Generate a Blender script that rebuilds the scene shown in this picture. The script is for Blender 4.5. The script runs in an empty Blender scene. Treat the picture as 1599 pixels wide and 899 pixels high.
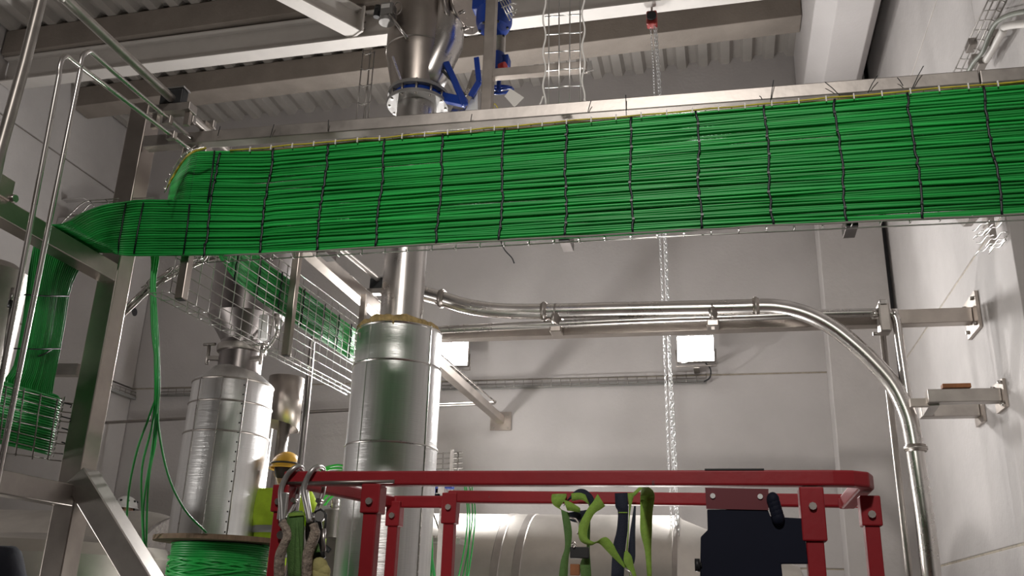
import bpy, math, random
import numpy as np
from mathutils import Vector, Matrix
random.seed(7)
PI = math.pi
sc = bpy.context.scene
col = sc.collection
# ------------------------------------------------------------------ camera
F, PITCH, YAW, ROLL = 1425.4, .3435, .231, .0326
fw = np.array([-math.sin(YAW)*math.cos(PITCH), math.cos(YAW)*math.cos(PITCH), math.sin(PITCH)])
r_ = np.array([math.cos(YAW), math.sin(YAW), 0.]); u_ = np.cross(r_, fw)
R2 = r_*math.cos(ROLL)+u_*math.sin(ROLL); U2 = -r_*math.sin(ROLL)+u_*math.cos(ROLL)
EYE = np.array([0, 0, 1.6])
cam = bpy.data.cameras.new('camera'); co = bpy.data.objects.new('camera', cam); col.objects.link(co)
cam.sensor_width = 36; cam.lens = F/1599*36; cam.clip_end = 200; cam.clip_start = .05
co.matrix_world = Matrix([[R2[0], U2[0], -fw[0], 0], [R2[1], U2[1], -fw[1], 0], [R2[2], U2[2], -fw[2], 1.6], [0, 0, 0, 1]])
sc.camera = co
sc.view_settings.view_transform = 'Standard'; sc.view_settings.look = 'None'
sc.view_settings.gamma = 1; sc.view_settings.use_curve_mapping = False
sc.view_settings.exposure = 0.36
# ------------------------------------------------------------------ world and large lights
W = bpy.data.worlds.new('world'); sc.world = W; W.use_nodes = True
W.node_tree.nodes['Background'].inputs[0].default_value = (.9, .93, 1, 1)
W.node_tree.nodes['Background'].inputs[1].default_value = .05
def area(name, loc, target, size, power, color=(1, .95, .9)):
    l = bpy.data.lights.new(name, 'AREA'); l.energy = power; l.size = size; l.color = color; l.shape = 'SQUARE'
    o = bpy.data.objects.new(name, l); col.objects.link(o); o.location = loc
    o.rotation_euler = (Vector(target)-Vector(loc)).to_track_quat('-Z', 'Y').to_euler()
    return o
def spot(name, loc, target, power, ang, color=(1, .94, .88), r=.25):
    l = bpy.data.lights.new(name, 'SPOT'); l.energy = power; l.spot_size = ang; l.spot_blend = 1; l.color = color; l.shadow_soft_size = r
    o = bpy.data.objects.new(name, l); col.objects.link(o); o.location = loc
    o.rotation_euler = (Vector(target)-Vector(loc)).to_track_quat('-Z', 'Y').to_euler()
spot('work_lamp_high', (-.4, -2.6, 5.6), (-.3, 3.6, 3.25), 680, .95)
area('work_light_left', (-6.2, 2.5, 1.2), (1.0, 6.5, 5.2), .5, 48, (1, .96, .92))
area('work_light_far', (-3.3, 8.0, 2.5), (1.6, 5.2, 4.6), .22, 60, (1, .97, .94))
area('work_light_floor', (-.6, 6.3, .5), (-2.4, 4.5, 7.0), .5, 50, (1, .96, .92))

# ------------------------------------------------------------------ placing: a pixel of the photograph on a plane of the room
def ray(px, py): return fw+(px-799.5)/F*R2-(py-449.5)/F*U2
def PY(px, py, Y): d = ray(px, py); return Vector(EYE+d*Y/d[1])
def PX(px, py, X): d = ray(px, py); return Vector(EYE+d*X/d[0])
def PZ(px, py, Z): d = ray(px, py); return Vector(EYE+d*(Z-1.6)/d[2])
V = Vector
# ------------------------------------------------------------------ materials
MATS = {}
def mat(name, color, rough=.5, metal=0., noise=0., nscale=5., bump=0., bscale=40., emit=0, stretch=None, rvar=0., spots=None, spec=.5, coat=0):
    m = bpy.data.materials.new(name); m.use_nodes = True; nt = m.node_tree; N = nt.nodes; L = nt.links
    b = N['Principled BSDF']
    b.inputs['Base Color'].default_value = (*color, 1); b.inputs['Roughness'].default_value = rough
    b.inputs['Metallic'].default_value = metal; b.inputs['Specular IOR Level'].default_value = spec
    if coat: b.inputs['Coat Weight'].default_value = coat; b.inputs['Coat Roughness'].default_value = .1
    tc = N.new('ShaderNodeTexCoord'); mp = N.new('ShaderNodeMapping'); L.new(tc.outputs['Object'], mp.inputs[0])
    if stretch: mp.inputs['Scale'].default_value = stretch
    if noise or rvar:
        n = N.new('ShaderNodeTexNoise'); n.inputs['Scale'].default_value = nscale; n.inputs['Detail'].default_value = 6
        n.inputs['Roughness'].default_value = .6
        L.new(mp.outputs[0], n.inputs['Vector'])
        if noise:
            cr = N.new('ShaderNodeValToRGB'); L.new(n.outputs[0], cr.inputs[0])
            cr.color_ramp.elements[0].position = .3; cr.color_ramp.elements[1].position = .7
            cr.color_ramp.elements[0].color = (*[c*(1-noise) for c in color], 1)
            cr.color_ramp.elements[1].color = (*[min(1, c*(1+noise)) for c in color], 1)
            last = cr.outputs[0]
            if spots:
                n2 = N.new('ShaderNodeTexNoise'); n2.inputs['Scale'].default_value = spots[1]; n2.inputs['Detail'].default_value = 8
                L.new(mp.outputs[0], n2.inputs['Vector'])
                r2 = N.new('ShaderNodeValToRGB'); r2.color_ramp.elements[0].position = spots[2]; r2.color_ramp.elements[1].position = spots[2]+.05
                L.new(n2.outputs[0], r2.inputs[0])
                mx = N.new('ShaderNodeMixRGB'); L.new(r2.outputs[0], mx.inputs[0]); L.new(last, mx.inputs[1]); mx.inputs[2].default_value = (*spots[0], 1)
                last = mx.outputs[0]
            L.new(last, b.inputs['Base Color'])
        if rvar:
            mr = N.new('ShaderNodeMapRange'); L.new(n.outputs[0], mr.inputs[0]); mr.inputs[3].default_value = rough-rvar; mr.inputs[4].default_value = rough+rvar
            L.new(mr.outputs[0], b.inputs['Roughness'])
    if bump:
        nb = N.new('ShaderNodeTexNoise'); nb.inputs['Scale'].default_value = bscale; nb.inputs['Detail'].default_value = 4
        L.new(mp.outputs[0], nb.inputs['Vector'])
        bp = N.new('ShaderNodeBump'); bp.inputs['Strength'].default_value = bump; bp.inputs['Distance'].default_value = .01
        L.new(nb.outputs[0], bp.inputs['Height']); L.new(bp.outputs[0], b.inputs['Normal'])
    if emit:
        b.inputs['Emission Color'].default_value = (*color, 1); b.inputs['Emission Strength'].default_value = emit
    MATS[name] = m; return m
def clad_bump(m):
    nt = m.node_tree; N = nt.nodes; L = nt.links
    tc = N.new('ShaderNodeTexCoord'); mp = N.new('ShaderNodeMapping'); mp.inputs['Scale'].default_value = (1.5, 1.5, 150); L.new(tc.outputs['Object'], mp.inputs[0])
    n = N.new('ShaderNodeTexNoise'); n.inputs['Scale'].default_value = 3; L.new(mp.outputs[0], n.inputs['Vector'])
    b = N.new('ShaderNodeBump'); b.inputs['Strength'].default_value = .35; b.inputs['Distance'].default_value = .003
    L.new(n.outputs[0], b.inputs['Height']); L.new(b.outputs[0], N['Principled BSDF'].inputs['Normal'])
CONC = mat('painted_concrete', (.52, .495, .49), .75, noise=.06, nscale=1.3, bump=.25, bscale=30)
CONC2 = mat('pier_concrete', (.50, .475, .465), .8, noise=.07, nscale=2.0, bump=.3, bscale=25)
SEAL = mat('joint_sealant', (.42, .37, .30), .8, noise=.25, nscale=14)
GAP = mat('dark_joint', (.05, .05, .055), .7)
FLOORM = mat('concrete_floor', (.20, .19, .18), .6, noise=.15, nscale=1.5, bump=.2)
DECK = mat('galvanised_deck', (.40, .375, .35), .55, metal=.25, noise=.10, nscale=3)
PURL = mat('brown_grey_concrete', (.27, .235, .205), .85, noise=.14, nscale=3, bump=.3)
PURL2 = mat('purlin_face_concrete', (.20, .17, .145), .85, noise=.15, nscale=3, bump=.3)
PAINT = mat('grey_painted_steel', (.60, .57, .54), .5, noise=.05, nscale=4)
SS = mat('brushed_stainless', (.43, .385, .35), .36, 1, noise=.10, nscale=7, rvar=.09, bump=.015, bscale=60)
SSD = mat('dull_stainless', (.40, .37, .345), .42, 1, noise=.14, nscale=6, rvar=.1, bump=.03)
FLG = mat('grey_cast_flange', (.27, .26, .25), .5, .35, noise=.1)
SSP = mat('polished_pipe', (.60, .575, .555), .28, 1, noise=.06, nscale=5, rvar=.06)
CLAD = mat('aluminium_cladding', (.68, .675, .67), .34, 1, noise=.07, nscale=5, stretch=(9, 9, .25), rvar=.08)
clad_bump(CLAD)
TANK = mat('tank_stainless', (.52, .49, .45), .45, 1, noise=.14, nscale=3, rvar=.08, bump=.1, bscale=8)
PIPEG = mat('grey_pipe', (.40, .37, .345), .38, .75, noise=.15, nscale=12)
WIRE = mat('bright_wire', (.70, .69, .67), .3, 1)
WIRED = mat('dull_wire', (.34, .32, .30), .4, .9)
HOPM = mat('dark_hopper_steel', (.24, .22, .215), .34, 1, noise=.2, nscale=4)
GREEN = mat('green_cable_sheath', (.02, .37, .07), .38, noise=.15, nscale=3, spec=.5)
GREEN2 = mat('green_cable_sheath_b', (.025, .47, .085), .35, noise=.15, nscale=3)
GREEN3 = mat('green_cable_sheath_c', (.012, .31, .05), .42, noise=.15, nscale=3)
TIE = mat('black_nylon', (.008, .012, .016), .4)
YEL = mat('yellow_earth_cable', (.55, .46, .04), .5, noise=.3, nscale=20)
GREYC = mat('grey_cable', (.28, .27, .24), .5)
WOOL = mat('mineral_wool', (.42, .30, .13), .95, noise=.4, nscale=25, bump=1, bscale=70)
RED = mat('red_paint', (.29, .012, .019), .38, noise=.12, nscale=5, spots=((.10, .07, .07), 26, .72), bump=.05)
NAVY = mat('navy_board', (.006, .008, .02), .7, noise=.1, spec=.2)
BLUE = mat('blue_valve_paint', (.008, .045, .30), .32, noise=.1)
REDK = mat('red_knob', (.55, .03, .03), .4)
BLACK = mat('black_rubber', (.012, .013, .014), .5)
LIME = mat('lime_webbing', (.22, .38, .055), .8, noise=.12, nscale=60, bump=.4, bscale=300)
OLIVE = mat('green_webbing', (.09, .19, .05), .8, noise=.12, nscale=60, bump=.4, bscale=300)
NAVW = mat('navy_webbing', (.012, .016, .035), .8, bump=.4, bscale=300)
ROPE = mat('grey_tan_rope', (.30, .245, .20), .9, noise=.6, nscale=45, bump=1, bscale=90)
CAST = mat('aluminium_hook', (.50, .49, .48), .38, .8, noise=.1)
WOOD = mat('reel_plywood', (.20, .135, .085), .75, noise=.25, nscale=6, stretch=(1, 8, 1), bump=.3)
WOODE = mat('orange_wood', (.30, .12, .045), .7, noise=.2, nscale=20)
WHITE = mat('white_plastic', (.75, .75, .74), .4)
PAPER = mat('white_tag_paper', (.8, .78, .75), .7)
HELY = mat('yellow_helmet', (.75, .42, .04), .35)
HIVIS = mat('hi_vis_fabric', (.52, .75, .04), .8, noise=.15, nscale=9, bump=.5, bscale=12)
REFL = mat('reflective_band', (.35, .35, .34), .5, .3)
DARKC = mat('dark_cloth', (.02, .022, .035), .9, noise=.2, nscale=9, bump=.5, bscale=10)
SKIN = mat('skin', (.50, .30, .22), .5)
HAIR = mat('dark_hair', (.03, .02, .015), .7)
HOIST = mat('hoist_red', (.22, .015, .012), .4)
LAMPM = mat('lamp_face', (1, .97, .94), .5, emit=34)
GALV = mat('galvanised_chain', (.62, .62, .62), .35, .6)

# ------------------------------------------------------------------ mesh builder
class MB:
    def __init__(s): s.v = []; s.f = []; s.sm = []; s.lathed = False
    def add(s, vs, fs, smooth=False):
        k = len(s.v); s.v += [tuple(v) for v in vs]; s.f += [tuple(i+k for i in f) for f in fs]; s.sm += [smooth]*len(fs); return s
    def box(s, a, b):
        x0, y0, z0 = a; x1, y1, z1 = b
        if x0 > x1: x0, x1 = x1, x0
        if y0 > y1: y0, y1 = y1, y0
        if z0 > z1: z0, z1 = z1, z0
        return s.add([(x0, y0, z0), (x1, y0, z0), (x1, y1, z0), (x0, y1, z0), (x0, y0, z1), (x1, y0, z1), (x1, y1, z1), (x0, y1, z1)],
              [(3, 2, 1, 0), (4, 5, 6, 7), (0, 1, 5, 4), (1, 2, 6, 5), (2, 3, 7, 6), (3, 0, 4, 7)])
    def bar(s, a, b, w, h, up=(0, 0, 1)):
        a = V(a); b = V(b); d = (b-a).normalized(); up = V(up)
        sd = d.cross(up)
        if sd.length < 1e-3: sd = d.cross(V((0, 1, 0)))
        sd.normalize(); u = sd.cross(d).normalized()
        vs = []
        for p in (a, b):
            for i, j in ((-1, -1), (1, -1), (1, 1), (-1, 1)): vs.append(p+sd*i*w/2+u*j*h/2)
        return s.add(vs, [(3, 2, 1, 0), (4, 5, 6, 7), (0, 1, 5, 4), (1, 2, 6, 5), (2, 3, 7, 6), (3, 0, 4, 7)])
    def tube(s, pts, r, n=8, cap=True, closed=False):
        pts = [V(p) for p in pts]; m = len(pts)
        rr = r if isinstance(r, (list, tuple)) else [r]*m
        t0 = (pts[1]-pts[0]).normalized(); ref = V((0, 0, 1)) if abs(t0.z) < .9 else V((1, 0, 0))
        u = t0.cross(ref).normalized(); vs = []
        for i, p in enumerate(pts):
            if closed: t = (pts[(i+1) % m]-pts[i-1])
            else: t = pts[min(i+1, m-1)]-pts[max(i-1, 0)]
            t.normalize(); u = (u-t*u.dot(t)).normalized(); w = t.cross(u)
            for k in range(n):
                a = 2*PI*k/n; vs.append(p+u*math.cos(a)*rr[i]+w*math.sin(a)*rr[i])
        fs = []
        for i in range(m if closed else m-1):
            j = (i+1) % m
            for k in range(n): fs.append((i*n+k, i*n+(k+1) % n, j*n+(k+1) % n, j*n+k))
        s.add(vs, fs, True)
        if cap and not closed:
            b = len(s.v)-len(vs)
            s.f.append(tuple(b+k for k in range(n))[::-1]); s.sm.append(False)
            s.f.append(tuple(b+(m-1)*n+k for k in range(n))); s.sm.append(False)
        return s
    def lathe(s, c, prof, n=32, axis='Z', smooth=True, cap=True):
        # prof: (r, h) list along axis
        c = V(c); vs = []; s.lathed = n > 15
        for r, h in prof:
            for k in range(n):
                a = 2*PI*k/n; x, y = r*math.cos(a), r*math.sin(a)
                vs.append(c+(V((x, y, h)) if axis == 'Z' else V((h, x, y)) if axis == 'X' else V((y, h, x))))
        fs = [(i*n+k, i*n+(k+1) % n, (i+1)*n+(k+1) % n, (i+1)*n+k) for i in range(len(prof)-1) for k in range(n)]
        s.add(vs, fs, smooth)
        if cap:
            b = len(s.v)-len(vs)
            s.f.append(tuple(b+k for k in range(n))[::-1]); s.sm.append(False)
            s.f.append(tuple(b+(len(prof)-1)*n+k for k in range(n))); s.sm.append(False)
        return s
    def ell(s, c, rx, ry, rz, nu=16, nv=10, M=None):
        vs = []; c = V(c)
        for i in range(nv+1):
            t = PI*i/nv
            for k in range(nu):
                a = 2*PI*k/nu; p = V((rx*math.sin(t)*math.cos(a), ry*math.sin(t)*math.sin(a), rz*math.cos(t)))
                if M: p = M @ p
                vs.append(c+p)
        return s.add(vs, [(i*nu+k, (i+1)*nu+k, (i+1)*nu+(k+1) % nu, i*nu+(k+1) % nu) for i in range(nv) for k in range(nu)], True)
    def disc(s, c, r, nrm, th, n=24):
        c = V(c); nrm = V(nrm).normalized(); return s.tube([c-nrm*th/2, c+nrm*th/2], r, n)
    def prism(s, poly, off):
        # poly: 3D points in a plane; off: extrusion vector
        n = len(poly); off = V(off); vs = [V(p) for p in poly]+[V(p)+off for p in poly]
        return s.add(vs, [tuple(range(n))[::-1], tuple(range(n, 2*n))]+[(i, (i+1) % n, n+(i+1) % n, n+i) for i in range(n)])
    def strip(s, L, Rr, th=.0025):
        # ribbon between two edge polylines, given a real thickness
        n = len(L); L = [V(p) for p in L]; Rr = [V(p) for p in Rr]; vs = []
        for i in range(n):
            t = (L[min(i+1, n-1)]+Rr[min(i+1, n-1)])-(L[max(i-1, 0)]+Rr[max(i-1, 0)]); w = Rr[i]-L[i]
            nn = t.cross(w)
            nn = nn.normalized()*th/2 if nn.length > 1e-9 else V((0, th/2, 0))
            if nn.y < 0: nn = -nn
            vs += [L[i]-nn, Rr[i]-nn, Rr[i]+nn, L[i]+nn]
        fs = [(0, 1, 2, 3), tuple(4*(n-1)+k for k in (3, 2, 1, 0))]
        for i in range(n-1):
            for k in range(4): fs.append((4*i+k, 4*i+4+k, 4*i+4+(k+1) % 4, 4*i+(k+1) % 4))
        return s.add(vs, fs, True)
    def build(s, name, m, parent=None, bevel=0, kind=None, label=None):
        off = V((0, 0, 0))
        if parent is not None: off = V(parent.get('_w', (0, 0, 0)))
        else:
            A = np.array(s.v); off = V(((A[:, 0].min()+A[:, 0].max())/2, (A[:, 1].min()+A[:, 1].max())/2, A[:, 2].min()))
        me = bpy.data.meshes.new(name); me.from_pydata([tuple(V(v)-off) for v in s.v], [], s.f)
        me.polygons.foreach_set('use_smooth', s.sm); me.materials.append(m); me.update()
        import bmesh
        bm = bmesh.new(); bm.from_mesh(me); bmesh.ops.recalc_face_normals(bm, faces=bm.faces)
        for e in bm.edges:
            if s.lathed and len(e.link_faces) == 2 and e.calc_face_angle(0) > .5: e.smooth = False
        bm.to_mesh(me); bm.free()
        o = bpy.data.objects.new(name, me); col.objects.link(o)
        if parent is not None: o.parent = parent; o['_w'] = tuple(off)
        else: o.location = off; o['_w'] = tuple(off)
        if bevel:
            b = o.modifiers.new('bevel', 'BEVEL'); b.width = bevel; b.segments = 2; b.limit_method = 'ANGLE'; b.angle_limit = .6
        if kind: o['kind'] = kind
        if label: o['label'] = label
        return o
def tag(o, label, cat, group=None, kind=None):
    o['label'] = label; o['category'] = cat
    if group: o['group'] = group
    if kind: o['kind'] = kind
    return o
def thing(name, label, cat, loc=(0, 0, 0), group=None):
    o = bpy.data.objects.new(name, None); col.objects.link(o); o.location = loc; o['_w'] = tuple(loc); o.empty_display_size = .05
    return tag(o, label, cat, group)
def struct(name, loc=(0, 0, 0)):
    o = bpy.data.objects.new(name, None); col.objects.link(o); o.location = loc; o['_w'] = tuple(loc); o['kind'] = 'structure'; return o
def clone(part, off, parent=None, label=None):
    c = part.copy(); col.objects.link(c); c.location = V(part.location)+V(off)
    if parent is not None: c.parent = parent
    return c
def smooth_path(P, n=6):
    # Catmull-Rom through the points
    P = [V(p) for p in P]; Q = [P[0]*2-P[1]]+P+[P[-1]*2-P[-2]]; out = []
    for i in range(1, len(Q)-2):
        for k in range(n):
            t = k/n; a, b, c, d = Q[i-1:i+3]
            out.append(.5*((2*b)+(c-a)*t+(2*a-5*b+4*c-d)*t*t+(3*b-a-3*c+d)*t**3))
    return out+[P[-1]]

# ================================================================== ROOM
XR, XL, D, YF = 1.76, -7.6, 9.49, -9.0
JZ = [0, 2.10, 4.02, 6.12]
def roofz(x): return 7.756+.025*x
def panels(wall, mk, zs, tops):
    for i in range(len(zs)):
        z0 = zs[i]; z1 = zs[i+1] if i+1 < len(zs) else tops
        mk(z0+.006, z1-.006)
# back wall : one row per storey of precast panels, joints recessed and filled with sealant
wb = struct('wall_back')
xs = [XL-.2, XR+.2]
for i, z0 in enumerate(JZ):
    z1 = JZ[i+1] if i < 3 else 8.2
    MB().box((XL-.3, D, z0+.008), (XR+.5, D+.2, z1-.008)).build('panel', CONC, wb, bevel=.006)
MB().box((XL-.3, D+.012, 0), (XR+.5, D+.19, 8.1)).build('joint_backing', SEAL, wb)
wl = struct('wall_left')
for i, z0 in enumerate([0, 2.3, 4.5, 6.64]):
    z1 = [2.3, 4.5, 6.64, 8.2][i]
    MB().box((XL-.2, YF, z0+.010), (XL, D, z1-.010)).build('panel', CONC2, wl, bevel=.006)
MB().box((XL-.19, YF, 0), (XL-.02, D, 8.1)).build('joint_backing', PURL2, wl)
wr = struct('wall_right')
for i, z0 in enumerate(JZ):
    z1 = JZ[i+1] if i < 3 else 8.2
    MB().box((XR, 5.6, z0+.008), (2.45, D-.05, z1-.008)).build('panel', CONC2, wr, bevel=.006)
    MB().box((2.45, YF, z0+.008), (2.65, 5.6, z1-.008)).build('panel', CONC2, wr, bevel=.006)
MB().box((XR+.006, 5.606, 0), (2.44, D-.05, 8.1)).build('joint_backing', SEAL, wr)
o = MB().box((XL-.2, YF-.2, 0), (2.65, YF, 8.1)).build('wall_front', PURL2); o['kind'] = 'structure'
o = MB().box((XL-.2, YF-.2, -.2), (2.65, D+.2, 0)).build('floor', FLOORM); o['kind'] = 'structure'
pl_ = struct('trim_5')
ypn = PX(150, 450, -6.88).y
for i, z0 in enumerate(JZ):
    MB().box((XL+.002, ypn, z0+.008), (-6.88, D-.01, ([2.10, 4.02, 5.9, 5.9][i] if i < 3 else 5.9)-.008) if i < 3 else (XL+.3, ypn+.1, z0+.02)).build('panel', CONC2, pl_, bevel=.006)
# column in the far right corner and pier on the right wall
o = MB().box((1.082, 9.15, 0), (1.70, 9.488, 8.0)).build('trim_1', CONC2, bevel=.008); o['kind'] = 'structure'
o = MB().box((1.703, 9.30, 0), (1.757, 9.43, 8.0)).build('trim_2', GAP); o['kind'] = 'structure'
o = MB().box((1.758, 4.2, 4.35), (2.449, 5.599, 7.7)).build('trim_3', CONC2, bevel=.008); o['kind'] = 'structure'
# concrete eaves beam along the right wall line
m = MB()
for a in ((1.02, 1.12), ):
    m.prism([(1.02, YF, 6.95), (1.18, YF, 6.78), (1.50, YF, 6.78), (1.60, YF, 6.95), (1.60, YF, 7.78), (1.02, YF, 7.78)], (0, D-YF-.02, 0))
eb = m.build('trim_4', CONC, bevel=.01); eb['kind'] = 'structure'
# trapezoidal roof deck, ribs along Y
m = MB(); prof = []
x = XL-.2; p = .25
while x < 2.6:
    for dx, dz in ((0, 0), (.10, 0), (.135, .07), (.215, .07)):
        prof.append((x+dx, roofz(x+dx)+dz))
    x += p
n = len(prof)
vs = [(a, YF-.1, z) for a, z in prof]+[(a, D+.1, z) for a, z in prof]+[(a, YF-.1, z+.03) for a, z in prof]+[(a, D+.1, z+.03) for a, z in prof]
m.add(vs, [(i, i+1, n+i+1, n+i) for i in range(n-1)]+[(2*n+i, 3*n+i, 3*n+i+1, 2*n+i+1) for i in range(n-1)])
ce = m.build('ceiling', DECK); ce['kind'] = 'structure'
# purlins: brown grey concrete, front faces at Y
def purlin(y0, y1, drop, label):
    t = thing('roof_purlin', label, 'beam', (-2.5, y0, roofz(-2.5)-drop), 'concrete roof purlins')
    a, b = XL+.02, 1.015
    m = MB()
    za, zb = roofz(a)-.002, roofz(b)-.002
    m.add([(a, y0, za-drop), (b, y0, zb-drop), (b, y1, zb-drop), (a, y1, za-drop), (a, y0, za), (b, y0, zb), (b, y1, zb), (a, y1, za)],
          [(3, 2, 1, 0), (4, 5, 6, 7), (0, 1, 5, 4), (1, 2, 6, 5), (2, 3, 7, 6), (3, 0, 4, 7)])
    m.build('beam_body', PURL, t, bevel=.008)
    return t
for y0, w, dr, lb in ((8.34, .30, .27, 'brown concrete roof purlin nearest the back wall'),
                  (7.16, .26, .30, 'brown concrete roof purlin above the white steel beam'),
                  (5.3, .28, .27, 'brown concrete roof purlin over the camera side of the silo'),
                  (3.0, .28, .27, 'brown concrete roof purlin above the green cable run')):
    purlin(y0, y0+w, dr, lb)
# grey painted steel I-beam under purlin
def ibeam(t, a, b, h, w, up=(0, 0, 1)):
    a = V(a); b = V(b)
    MB().bar(a-V((0, 0, h/2)), b-V((0, 0, h/2)), w, .014).build('lower_flange', PAINT, t)
    MB().bar(a+V((0, 0, h/2)), b+V((0, 0, h/2)), w, .014).build('upper_flange', PAINT, t)
    MB().bar(a, b, .010, h).build('web', PAINT, t)
t = thing('steel_beam', 'long grey painted steel roof beam with bright lower flange', 'beam', (-2.5, 7.3, 7.0))
ZA = 7.16
ibeam(t, (XL+.02, 7.30, ZA-.06), (1.01, 7.30, ZA+.05), .30, .18)
t = thing('steel_beam', 'short slanting grey roof brace joining the long steel beam left of the silo', 'beam', (-4, 6.5, 7.0))
pa = PZ(548, 22, ZA+.0); pb = PZ(405, -45, ZA+.0)
pa.y = 7.2
ibeam(t, pb+(pb-pa)*.8, pa, .26, .18)
d = (pa-pb).normalized()
MB().bar(pa-V((0, 0, .15)), pa+V((0, 0, .15)), .24, .02, up=d).build('end_plate', PAINT, t)
for dz in (-.09, 0, .09):
    MB().disc(pa+V((.09, -.03, dz)), .014, (0, 1, 0), .05, 6).build('bolt', SSD, t)

# ================================================================== MAIN CABLE TRAY AND GREEN CABLES
YT = 3.22; ZB, ZT = 2.985, 3.475; NC = 46; PIT = (ZT-ZB)/NC
TIEX = [PY(x, y, YT).x for x, y in zip([418, 505, 595, 688, 780, 880, 982, 1090, 1200, 1312, 1428, 1548], [310, 305, 300, 296, 290, 280, 272, 265, 255, 245, 238, 232])]
step = (TIEX[-1]-TIEX[0])/11
TIEX = [TIEX[0]+step*i for i in range(11+1)]; TIEX = [TIEX[0]-step]+TIEX
def wave(i, s): return math.sin(s*2.1+i*1.7)*.0022+math.sin(s*5.3+i*.9+.4)*.0013
XS1 = -2.28; XRV = -2.70
cab_g = ('data_cable', 'thin green data cable strapped in the wide flat bundle along the tray', 'cable')
main_y = {}
# order of sag: slight sag of whole bundle toward the right bottom, as in the photo
def zmain(i, x):
    z = ZB+PIT*(i+.5)
    sag = .010*math.sin((x-TIEX[0])/step*PI*1.0)**2*0
    lo = (1-(i/NC))*(-.012)*max(0, (x-.2))
    fan = .014*(i/NC-.5)*max(0, min(1, (x+1.2)/2))
    return z+lo+fan
offs = [random.choice([-.004, -.002, 0, .002, .009]) for _ in range(NC)]
pal = [random.choice([GREEN, GREEN, GREEN2, GREEN3]) for _ in range(NC)]
SPLIT = 23
def lerp2(a, b, k): return (a[0]+(b[0]-a[0])*k, a[1]+(b[1]-a[1])*k)
for layer in (0, 1):
    for i in range(NC):
        dy, dz = (0, 0) if layer == 0 else (.0095, PIT*.5)
        off = random.choice([-.004, -.002, 0, .001, .003, .006]) if layer == 0 else 0
        pts = []; x = 1.60; xe = -2.0
        while x > xe:
            pts.append(V((x, YT+dy+off+wave(i+9+31*layer, x)*1.5, zmain(i, x)+dz+wave(i+13*layer, x)*1.5))); x -= .10
        if i >= SPLIT:      # upper half: turns away from the camera along the far tray
            k = (i-SPLIT)/(NC-1-SPLIT)
            zf0 = 3.085+k*.205+dz*.6
            for (b, a, y) in (((300, 312), (312, 238), YT), ((284, 312), (294, 246), YT+.02), ((271, 313), (281, 260), YT+.05), ((265, 315), (271, 283), YT+.11)):
                px, pyy = lerp2(b, a, k)
                pts.append(PY(px, pyy, y)+V((0, dy, dz)))
            zq = pts[-1].z
            pts += [V((XS1-.045, YT+.24+dy, zq*.75+zf0*.25)), V((XS1-.01-dy, YT+.40, zq*.4+zf0*.6)), V((XS1-dy, YT+.58, zq*.1+zf0*.9))]
            for y in (4.1, 4.4, 4.7, 5.0, 5.3): pts.append(V((XS1-dy+random.uniform(-.003, .005), y, zf0+.013*(y-4)+random.uniform(-.002, .002))))
        else:               # lower half: fans over the left beam and drops down the riser
            k = i/(SPLIT-1)     # 0 bottom .. 1 top
            for (b, a, yb_, ya_) in (((236, 398), (236, 313), YT-.005, YT-.005), ((205, 398), (196, 316), YT-.01, YT-.02), ((190, 397), (160, 322), YT-.02, YT-.08), ((180, 395), (128, 334), YT-.04, YT-.19), ((171, 393), (97, 351), 3.19, 2.885)):
                px, pyy = lerp2(b, a, k)
                pts.append(PY(px, pyy, yb_+(ya_-yb_)*k)+V((0, dy, dz*.7)))
            ycr = pts[-1].y
            pts[-1].z = max(pts[-1].z, 3.012)
            pts += [V((-2.64-.3*dy, ycr-.005, pts[-1].z-.012)), V((XRV-dy, 3.185-k*.235, 2.88)), V((XRV-dy, 3.19-k*.22, 2.72)), V((XRV-dy, 3.195-k*.215, 2.60))]
            zb = 2.165+.225*k+dz*.5
            yb = 3.205-k*.215
            pts += [V((XRV-.012-dy, yb+.005, 2.47)), V((XRV-.03-dy, yb+.03*(1-k), 2.40)), V((XRV-.035-dy, yb*.5+3.235*.5, zb*.6+2.38*.4)), V((XRV-.025-dy, 3.245, zb+.02)), V((XRV-.004, 3.262-.5*dy, zb)), V((XRV+.008-dy, 3.235, zb-.002)), V((XRV+.008-dy, 3.1, zb-.003)), V((XRV+.008-dy, 2.8, zb-.008)), V((XRV+.008-dy, 2.2, zb-.01))]
        n0 = int((1.6+2.0)/.10)
        pts = pts[:n0-2]+smooth_path(pts[n0-2:], 3)
        m = MB().tube(pts, .0052 if layer == 0 else .0056, 7)
        o = m.build('data_cable', GREEN3 if layer else pal[i])  # inner layer in darker green: shade between the front cables put into the colour
        if i >= SPLIT: tag(o, ['green data cable in upper half of the bundle, turning back into the far tray', 'inner green data cable of the upper half, behind the front layer'][layer], 'cable', 'green cables of the upper half bundle' if not layer else 'inner layer of the upper half bundle')
        else: tag(o, ['green data cable in lower half of the bundle, dropping over the left beam', 'inner green data cable of the lower half, behind the front layer'][layer], 'cable', 'green cables of the lower half bundle' if not layer else 'inner layer of the lower half bundle')
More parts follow.
